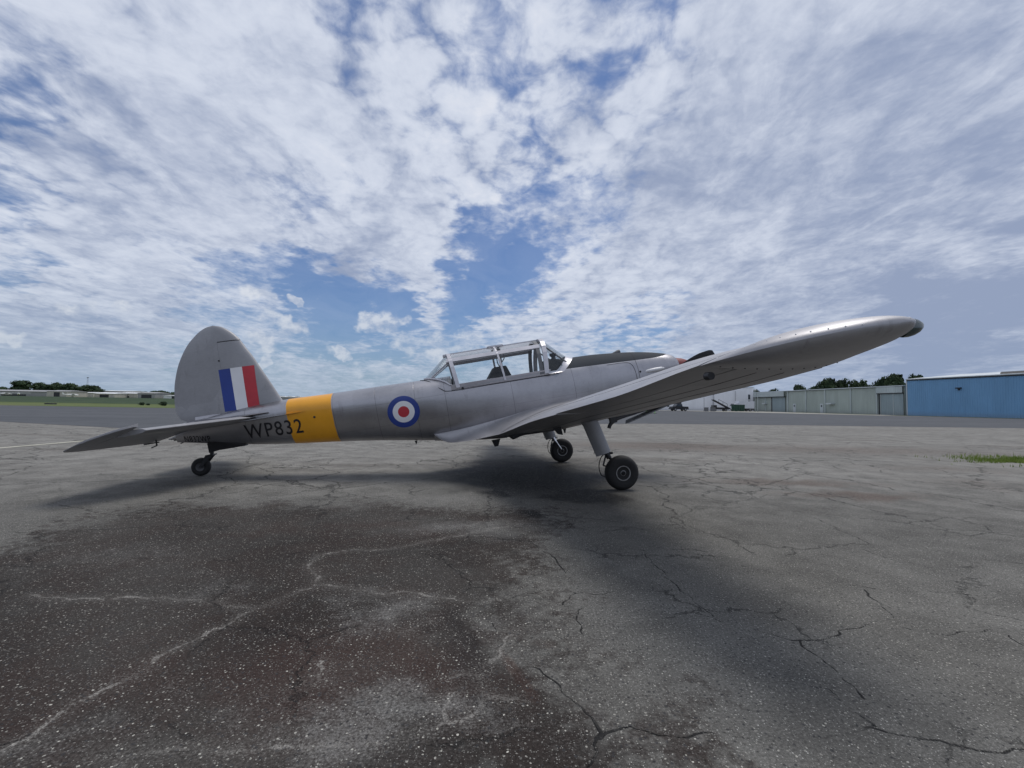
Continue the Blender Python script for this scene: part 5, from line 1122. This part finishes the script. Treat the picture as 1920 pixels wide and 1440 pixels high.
# green hangar: long wall along the same line
A, B = (66.2, 76.4), (65.0, 124.0)
Mx, L = wallframe(A, B, 0.27)
gh = bpy.data.objects.new('green_hangar', None); COL.objects.link(gh); gh.matrix_world = Mx; gh['label'] = 'long pale green metal hangar between the blue hangar and the white building'; gh['category'] = 'hangar'
Hg = 5.1
gp = {p: wall_at(p, A, B) for p in (1701, 1653, 1648, 1645, 1598, 1594, 1548, 1512, 1478, 1474, 1449, 1440, 1408, 1541, 1490, 1560, 1436, 1700, 1676)}
part(gh, 'building_body', M_GREEN, lambda bm: box(bm, 0.0, L, -18, -0.10, -0.3, Hg - 0.2))
def OUT(v): return v
def gbox(bm, x0, x1, o0, o1, za, zb): box(bm, x0, x1, min(OUT(o0), OUT(o1)), max(OUT(o0), OUT(o1)), za, zb)
def gcorr(bm, x0, x1, za, zb, o=0.0, pitch=0.35):
    n = max(int((x1 - x0) / pitch), 1); lo, hi = [], []
    for i in range(n):
        a = x0 + (x1 - x0) * i / n; w_ = (x1 - x0) / n
        for f_, d_ in ((0, 0), (0.6, 0), (0.7, 0.03), (0.9, 0.03)):
            lo.append(bm.verts.new((a + w_ * f_, OUT(o + d_), za))); hi.append(bm.verts.new((a + w_ * f_, OUT(o + d_), zb)))
    lo.append(bm.verts.new((x1, OUT(o), za))); hi.append(bm.verts.new((x1, OUT(o), zb)))
    for i in range(len(lo) - 1): bm.faces.new((lo[i], lo[i + 1], hi[i + 1], hi[i]))
bays = [1645, 1596, 1548, 1512, 1478]
for a, b in zip(bays[:-1], bays[1:]):
    xa, xb = wall_at(a, A, B), wall_at(b, A, B); part(gh, 'wall_panel', M_GREEN, lambda bm: gcorr(bm, xa + 0.12, xb - 0.12, -0.2, Hg - 0.25, -0.04))
for p in (1645, 1596, 1548, 1512, 1478, 1436):
    xp = wall_at(p, A, B); part(gh, 'pilaster', M_TRIM, lambda bm: gbox(bm, xp - 0.14, xp + 0.14, -0.1, 0.14, -0.2, Hg - 0.2 if p != 1436 else 3.9))
part(gh, 'door_header', M_TRIM, lambda bm: gcorr(bm, 0.1, gp[1645] - 0.2, 3.85, Hg - 0.2, 0.30)); part(gh, 'door_track', M_DARK, lambda bm: gbox(bm, 0.1, gp[1645] - 0.2, 0.0, 0.32, 3.70, 3.84))
for a, b in ((1700, 1677), (1676, 1653)):
    xa, xb = wall_at(a, A, B), wall_at(b, A, B); part(gh, 'sliding_door', M_GREEN2, lambda bm: gcorr(bm, max(xa, 0.1), xb - 0.06, -0.1, 3.7, 0.12)); 
    part(gh, 'door_edge', M_TRIM, lambda bm: gbox(bm, xb - 0.06, xb + 0.03, 0.1, 0.20, -0.1, 3.7))
part(gh, 'door_gap', M_HOLE, lambda bm: gbox(bm, gp[1653] + 0.03, gp[1648], -0.05, 0.02, -0.1, 3.7))
part(gh, 'canopy_fascia', M_TRIM, lambda bm: gcorr(bm, gp[1474], L - 0.1, 3.75, Hg - 0.15, 0.55)); part(gh, 'canopy_edge', M_DARK, lambda bm: gbox(bm, gp[1474], L - 0.1, 0.0, 0.57, 3.62, 3.745))
part(gh, 'sliding_door', M_GREEN2, lambda bm: gcorr(bm, gp[1474] + 0.2, gp[1449], -0.1, 3.6, 0.08)); part(gh, 'wall_panel', M_GREEN, lambda bm: gcorr(bm, gp[1449] + 0.1, L - 0.1, -0.2, 3.6, -0.02)); part(gh, 'door_gap', M_HOLE, lambda bm: gbox(bm, gp[1449], gp[1449] + 0.5, -0.02, 0.05, -0.1, 3.6))
part(gh, 'roof', M_ROOFW, lambda bm: loft(bm, [[(x, OUT(0.35), Hg - 0.15), (x, OUT(0.35), Hg), (x, -9, Hg + 0.35), (x, -18.3, Hg), (x, -18.3, Hg - 0.15)] for x in (-0.1, L + 0.1)]))
for p in (1541, 1490):
    xp = wall_at(p, A, B); d_ = part(gh, 'door', M_ROOFW, lambda bm: gbox(bm, xp - 0.45, xp + 0.45, -0.1, 0.05, -0.1, 2.0)); part(d_, 'window', M_PGLASS, lambda bm: gbox(bm, xp - 0.18, xp + 0.18, 0.05, 0.07, 1.3, 1.7))
xp = gp[1560]; part(gh, 'window_awning', M_ROOFW, lambda bm: gbox(bm, xp - 0.75, xp + 0.75, 0.0, 0.75, 1.85, 2.12)); 
xp = gp[1436]; part(gh, 'window_awning', M_ROOFW, lambda bm: gbox(bm, xp - 0.7, xp + 0.5, 0.0, 0.7, 1.9, 2.15))
# white building facing the camera
A, B = (37.8, 121.0), (64.5, 121.0); ZW = gz(50, 121)
wb = empty('white_building', (A[0], A[1], ZW), 0, 'white painted block building with a row of narrow windows behind the black pickup', 'building')
def wx_(px): return px_dir(px) * 121.0 - A[0]
Hw = 6.3
xc = wx_(1340); part(wb, 'wall', M_WHITE, lambda bm: (box(bm, xc, 26.7, 0, 20, -0.3, Hw), box(bm, -30, xc + 0.01, 0.5, 18, -0.3, Hw - 0.7)))
part(wb, 'roof', M_ROOFW, lambda bm: (box(bm, xc - 0.2, 26.9, -0.15, 20.2, Hw + 0.002, Hw + 0.18), box(bm, -30.2, xc - 0.21, 0.3, 18.2, Hw - 0.698, Hw - 0.5)))
for p in (1205, 1212, 1219, 1226, 1233, 1240.5, 1247.5, 1254): part(wb, 'window', M_PGLASS, lambda bm: box(bm, wx_(p) - 0.30, wx_(p) + 0.30, 0.42, 0.52, 0.9, 2.2))
part(wb, 'door', M_HOLE, lambda bm: box(bm, wx_(1229.5) - 0.4, wx_(1229.5) + 0.4, 0.45, 0.52, 0, 2.1))
part(wb, 'wall_pipe', mat('pipe_grey', (0.35, 0.36, 0.38), 0.5), lambda bm: (tube(bm, [(wx_(1379), -0.08, 5.4), (wx_(1379), -0.08, 2.6), (wx_(1384), -0.08, 2.1)], 0.05, 6), tube(bm, [(wx_(1338), -0.08, 5.9), (wx_(1338), -0.08, 0.2)], 0.07, 6), tube(bm, [(wx_(1325), 0.40, 5.3), (wx_(1338), 0.40, 5.3)], 0.06, 6)))
for a, b in ((3.2, 4.5), (1.8, 2.9)): part(wb, 'window', M_PGLASS, lambda bm: box(bm, wx_(1403), wx_(1403) + 0.55, -0.05, 0.02, a, b))
# sheds far on the left bank
def shed(px0, px1, dist, top_px, base_px, m, label, roof, door=None, gable=0.5, front=None):
    """px extents in the photograph; distance in metres"""
    x0, x1 = px_dir(px0) * dist, px_dir(px1) * dist; xm = (px0 + px1) / 2; hor = 742 + 0.01675 * xm
    zb = gz((x0 + x1) / 2, dist); H_ = CAM_H + (hor - top_px) * dist / 850.0 - zb; W_ = x1 - x0
    t = empty('hangar_shed', (x0, dist, zb), 0, label, 'hangar', 'low hangar sheds beyond the left bank')
    part(t, 'wall', m, lambda bm: box(bm, 0, W_, 0, 14, -0.3, H_ - gable))
    part(t, 'roof', roof, lambda bm: loft(bm, [[(x, -0.4, H_ - gable - 0.0), (x, -0.4, H_ - gable + 0.12), (x, 7, H_ + 0.1), (x, 14.4, H_ - gable + 0.12), (x, 14.4, H_ - gable)] for x in (-0.3, W_ + 0.3)]))
    for a, b, hf in (door or []):
        xa, xb = px_dir(a) * dist - x0, px_dir(b) * dist - x0
        part(t, 'hangar_door', M_HOLE, lambda bm: box(bm, xa, xb, -0.08, -0.01, 0.0, (H_ - gable) * hf))
    return t
shed(-60, 88, 300, 730.5, 742, M_GREYS, 'long low grey shed at the far left under the trees', M_GREYS, [(4, 50, 0.40)], 1.0)
shed(89, 126, 285, 731.5, 743, M_CREAM, 'pale gable-ended shed with one dark square door, next to the long grey shed', M_GREYS, [(102, 113, 0.85)], 0.8)
shed(138, 176, 320, 735, 743, M_CREAM, 'cream shed half hidden behind the dark shrub', M_WROOF)
shed(178, 216, 300, 735.5, 744, M_CREAM, 'cream shed with a white roof and a wide dark door', M_WROOF, [(188, 205, 0.75)], 0.9)
shed(219, 258, 310, 735.5, 745, M_CREAM, 'plain cream shed left of the grey one', M_WROOF, [(238, 243, 0.4)], 0.8)
shed(259, 291, 300, 735, 745, M_GREYS, 'grey shed with a wide dark doorway', M_GREYS, [(266, 285, 0.72)], 0.9)
shed(292, 306, 320, 740.5, 745.5, M_CREAM, 'tiny white shed between the grey shed and the last one', M_WROOF, None, 0.3)
shed(308, 345, 300, 741, 746.5, M_WROOF, 'low white shed with a dark door beside the rudder', M_WROOF, [(323, 329, 0.8)], 0.3)
shed(196, 248, 400, 732.3, 745, M_GREYS, 'long white roof rising behind the cream sheds', M_WROOF, None, 0.6)
shed(520, 560, 480, 743.5, 750, M_GREYS, 'far low roof visible just above the yellow band', M_WROOF, None, 0.6)
# mast
x = px_dir(164) * 430; t = empty('lattice_mast', (x, 430, gz(x, 430)), 0, 'thin lattice radio mast rising out of the wooded mound on the left', 'mast')
part(t, 'mast_frame', mat('mast_grey', (0.2, 0.2, 0.22), 0.6), lambda bm: ([tube(bm, [(sx_ * 0.7, sy_ * 0.7, 0), (sx_ * 0.25, sy_ * 0.25, 19)], 0.07, 4) for sx_ in (-1, 1) for sy_ in (-1, 1)], [tube(bm, [(-0.7 + z * 0.022, -0.6 + z * 0.02, z), (0.7 - z * 0.022, -0.6 + z * 0.02, z + 1.5)], 0.05, 4) for z in range(1, 18, 2)], box(bm, -0.9, 0.9, -0.2, 0.2, 18.4, 19.0)))
# small parked aeroplanes at the sheds: pale shapes
def far_plane(px, d, rz, label):
    x = px_dir(px) * d; t = empty('parked_airplane', (x, d, gz(x, d)), rz, label, 'airplane', 'light aircraft parked by the far sheds'); m_ = mat('white_aircraft_paint', (0.7, 0.7, 0.7), 0.4)
    part(t, 'fuselage', m_, lambda bm: loft(bm, [[(a, r_ * math.cos(q), 1.2 + s_ + r_ * math.sin(q)) for q in np.linspace(0, 6.283, 10, endpoint=False)] for a, r_, s_ in ((-4.2, 0.08, 0.4), (-2, 0.35, 0.2), (0, 0.62, 0.1), (1.4, 0.58, 0), (2.6, 0.4, 0), (3.1, 0.08, 0))]))
    part(t, 'wing', m_, lambda bm: box(bm, -0.2, 1.3, -5, 5, 1.95, 2.1)); part(t, 'tail_fin', m_, lambda bm: loft(bm, [[(-4.3, -0.04, 1.5), (-3.2, -0.04, 1.5), (-3.2, 0.04, 1.5), (-4.3, 0.04, 1.5)], [(-4.6, -0.04, 2.9), (-4.0, -0.04, 2.9), (-4.0, 0.04, 2.9), (-4.6, 0.04, 2.9)]]))
    for sy_ in (-1, 1): part(t, 'wheel', M_BLACK, lambda bm: lathe(bm, [(0.22, -0.07), (0.25, 0), (0.22, 0.07)], (0.3, sy_ * 1.1, 0.25), 'y', 10))
far_plane(12, 270, 0.3, 'leftmost small white aeroplane parked by the long grey shed'); far_plane(36, 272, 2.4, 'second small white aeroplane by the long grey shed'); far_plane(136, 280, 1.0, 'small white aeroplane in the gap between the pale gabled shed and the shrub')
# dark low drain box on the grass
x = px_dir(97) * 62; t = empty('drain_box', (x, 62, gz(x, 62)), 0, 'low dark box lying on the grass at the left', 'box')
part(t, 'box_body', M_DARK, lambda bm: (box(bm, -0.55, 0.55, -0.3, 0.3, 0, 0.14), bmesh.ops.bevel(bm, geom=bm.edges[:], offset=0.03, segments=1))); part(t, 'box_lid', M_INNER, lambda bm: box(bm, -0.58, 0.58, -0.33, 0.33, 0.142, 0.18))

# ---- pickup with box on the roof
def wheel_part(parent, x, y, r, w_):
    bm = bmesh.new(); lathe(bm, [(r * 0.55, -w_ / 2), (r * 0.92, -w_ / 2), (r, -w_ * 0.3), (r, w_ * 0.3), (r * 0.92, w_ / 2), (r * 0.55, w_ / 2)], (x, y, r), 'y', 18); o = bm_obj('wheel', bm, parent, M_BLACK, True)
    bm = bmesh.new(); lathe(bm, [(r * 0.56, -w_ / 2 - 0.005), (r * 0.2, -w_ / 2 - 0.02), (0.02, -w_ / 2 - 0.02)], (x, y, r), 'y', 12); bm_obj('rim', bm, o, M_RIM, True)
d = 108.0; x = px_dir(1273) * d
M_TRUCK = mat('black_truck_paint', (0.018, 0.019, 0.022), 0.3)
pk = empty('pickup_truck', (x, d, gz(x, d)), 0.12, 'black pickup truck with a box on its roof parked in front of the white building', 'pickup truck')
side = [(-2.0, 0.45), (-2.0, 1.05), (-0.55, 1.10), (-0.35, 1.65), (0.75, 1.65), (1.15, 1.12), (1.95, 1.02), (2.02, 0.5), (1.6, 0.40), (-1.6, 0.40)]
side = [(-a, b) for a, b in side][::-1]
part(pk, 'body', M_TRUCK, lambda bm: loft(bm, [[(a, s_, b) for a, b in side] for s_ in (-0.85, -0.3, 0.3, 0.85)]))
part(pk, 'side_window', M_PGLASS, lambda bm: [bm.faces.new([bm.verts.new((-a, s_ * 0.857, b)) for a, b in ((-0.42, 1.14), (-0.28, 1.58), (0.68, 1.58), (1.0, 1.14))]) for s_ in (-1, 1)])
part(pk, 'roof_box', mat('roof_box_grey', (0.05, 0.05, 0.055), 0.6), lambda bm: box(bm, -0.62, 0.40, -0.55, 0.55, 1.66, 2.15))
part(pk, 'bumper', M_DARK, lambda bm: (box(bm, 2.0, 2.12, -0.85, 0.85, 0.42, 0.62), box(bm, -2.14, -2.03, -0.85, 0.85, 0.42, 0.62)))
for a in (-1.25, 1.25):
    for s_ in (-0.78, 0.78): wheel_part(pk, a, s_, 0.36, 0.24)
# ---- mobile belt loader / stairs, dumpster, box van
d = 112.0
x = px_dir(1349) * d; st = empty('belt_loader', (x, d, gz(x, d)), 0, 'dark mobile belt loader with its ramp raised, beside the green dumpster', 'loader')
part(st, 'chassis', M_DARK, lambda bm: (box(bm, -1.9, 2.1, -0.7, 0.7, 0.45, 0.95), box(bm, -1.7, -0.9, -0.7, 0.7, 0.95, 1.5)))
part(st, 'ramp', M_DARK, lambda bm: (loft(bm, [[(-1.7, s_, 2.95), (-1.7, s_, 2.70), (2.6, s_, 0.45), (2.6, s_, 0.75)] for s_ in (-0.45, -0.38)]), loft(bm, [[(-1.7, s_, 2.95), (-1.7, s_, 2.70), (2.6, s_, 0.45), (2.6, s_, 0.75)] for s_ in (0.38, 0.45)]), [box(bm, q * 0.5 - 1.6, q * 0.5 - 1.4, -0.38, 0.38, 2.72 - q * 0.26, 2.78 - q * 0.26) for q in range(8)]))
part(st, 'handrail', M_DARK, lambda bm: (tube(bm, [(-0.4, -0.45, 2.2), (-0.4, -0.45, 2.9), (1.8, -0.45, 1.8), (1.8, -0.45, 1.1)], 0.04, 5), tube(bm, [(0.7, -0.45, 1.6), (0.7, -0.45, 2.35)], 0.04, 5)))
for a in (-1.3, 1.3):
    for s_ in (-0.65, 0.65): wheel_part(st, a, s_, 0.3, 0.2)
M_DUMP = mat('dumpster_green', (0.018, 0.060, 0.040), 0.5)
x = px_dir(1376.5) * d; du = empty('dumpster', (x, d - 2, gz(x, d)), 0, 'dark green steel dumpster in front of the white box van', 'dumpster')
part(du, 'bin', M_DUMP, lambda bm: loft(bm, [[(-1.2, -0.75, 0.1), (1.2, -0.75, 0.1), (1.2, 0.75, 0.1), (-1.2, 0.75, 0.1)], [(-1.25, -0.85, 1.6), (1.25, -0.85, 1.6), (1.25, 0.85, 1.6), (-1.25, 0.85, 1.6)]]))
for q in (-0.9, -0.3, 0.3, 0.9): part(du, 'rib', M_DUMP, lambda bm: box(bm, q - 0.04, q + 0.04, -0.93, -0.78, 0.15, 1.55))
part(du, 'lid', M_DARK, lambda bm: (box(bm, -1.28, -0.02, -0.88, 0.9, 1.602, 1.66), box(bm, 0.02, 1.28, -0.88, 0.9, 1.602, 1.66)))
x = px_dir(1394) * 114; va = empty('box_van', (x, 114, gz(x, 114)), 0, 'white box truck parked behind the green dumpster', 'truck')
M_VAN = mat('van_white', (0.62, 0.64, 0.68), 0.4)
part(va, 'cargo_box', M_VAN, lambda bm: (box(bm, -1.6, 2.2, -1.1, 1.1, 0.75, 2.55), bmesh.ops.bevel(bm, geom=bm.edges[:], offset=0.06, segments=2)))
part(va, 'cab', M_VAN, lambda bm: loft(bm, [[(-3.1, s_, 0.5), (-3.1, s_, 1.25), (-2.6, s_, 1.95), (-1.66, s_, 2.0), (-1.66, s_, 0.5)] for s_ in (-0.95, 0.95)]))
part(va, 'windscreen', M_PGLASS, lambda bm: bm.faces.new([bm.verts.new(p) for p in ((-3.09, -0.85, 1.30), (-2.63, -0.85, 1.92), (-2.63, 0.85, 1.92), (-3.09, 0.85, 1.30))]))
part(va, 'chassis', M_DARK, lambda bm: box(bm, -2.9, 2.2, -0.8, 0.8, 0.45, 0.74))
for a in (-2.3, 1.2):
    for s_ in (-0.9, 0.9): wheel_part(va, a, s_, 0.38, 0.24)
# ---- poles, cabinets, posts
def pole(px, d, h, label, r=0.06, m=None):
    x = px_dir(px) * d; o = empty('pole', (x, d, gz(x, d)), 0, label, 'pole')
    part(o, 'shaft', m or mat('pole_grey', (0.28, 0.29, 0.30), 0.6), lambda bm: tube(bm, [(0, 0, 0), (0, 0, h)], r, 8)); part(o, 'base_plate', M_DARK, lambda bm: box(bm, -0.14, 0.14, -0.14, 0.14, 0, 0.06)); return o
pole(1320.5, 110, 3.3, 'grey pole standing beside the small dark cabinet'); pole(1337, 111, 2.5, 'shorter grey pole beside the belt loader')
o = pole(1416, 108, 5.0, 'left pole of the pair in front of the green hangar, white globe lamp on top', 0.07, M_TRIM); part(o, 'globe_lamp', M_ROOFW, lambda bm: lathe(bm, [(0.02, 4.98), (0.28, 5.08), (0.34, 5.2), (0.24, 5.4), (0.02, 5.46)], (0, 0, 0), 'z', 12))
pole(1421, 109, 4.4, 'right pole of the pair in front of the green hangar', 0.06, M_TRIM)
for px, lb, w_, h in ((1324.5, 'small dark cabinet at the foot of the grey pole', 0.42, 0.85), (1337, 'dark crate at the foot of the shorter pole', 0.5, 1.0)):
    x = px_dir(px) * 108; o = empty('utility_cabinet', (x, 108, gz(x, 108)), 0, lb, 'cabinet'); part(o, 'cabinet_body', M_INNER, lambda bm: box(bm, -w_, w_, -0.3, 0.3, 0, h)); part(o, 'cabinet_top', M_DARK, lambda bm: box(bm, -w_ - 0.04, w_ + 0.04, -0.34, 0.34, h + 0.002, h + 0.06))
M_POST = mat('fluorescent_post', (0.36, 0.55, 0.26), 0.5)
for i, (px, lb) in enumerate(((1212.5, 'left one of the three pale green marker posts'), (1219.5, 'middle one of the three pale green marker posts'), (1228, 'right one of the three pale green marker posts'))):
    x = px_dir(px) * 68; o = empty('marker_post', (x, 68, gz(x, 68)), 0, lb, 'marker post', 'pale green marker posts on the taxiway')
    part(o, 'post_shaft', M_POST, lambda bm: tube(bm, [(0, 0, 0.05), (0, 0, 0.95)], 0.10, 10)); part(o, 'post_foot', M_DARK, lambda bm: box(bm, -0.25, 0.25, -0.25, 0.25, 0, 0.05)); part(o, 'post_band', M_ROOFW, lambda bm: lathe(bm, [(0.105, 0.55), (0.105, 0.72)], (0, 0, 0), 'z', 10))

# ---- grass tuft growing out of the asphalt on the right
def tuft():
    rnd = random.Random(5); vs, fs = [], []
    for i in range(26000):
        u, v = rnd.gauss(0, 0.42), rnd.gauss(0, 0.42)
        x = 11.95 + 1.9 * u + 0.5 * v; y = 9.55 + 1.05 * v - 0.35 * u
        if noise.noise(Vector((x * 1.3, y * 1.9, 0))) < -0.12: continue
        h = rnd.uniform(0.03, 0.10); a = rnd.uniform(0, 6.28); w_ = 0.006; lx, ly = rnd.gauss(0, 0.02), rnd.gauss(0, 0.02); k0 = len(vs)
        vs += [(x - w_ * math.cos(a), y - w_ * math.sin(a), 0.001), (x + w_ * math.cos(a), y + w_ * math.sin(a), 0.001), (x + lx, y + ly, h)]; fs.append((k0, k0 + 1, k0 + 2))
    me = bpy.data.meshes.new('weed_patch'); me.from_pydata(vs, [], fs); return me
link('weed_patch', tuft(), None, ground_mat('weed_green', (0.12, 0.19, 0.03), (0.24, 0.30, 0.07), 3.0), kind='stuff', label='low patch of yellow-green grass growing through the asphalt on the right', cat='grass')
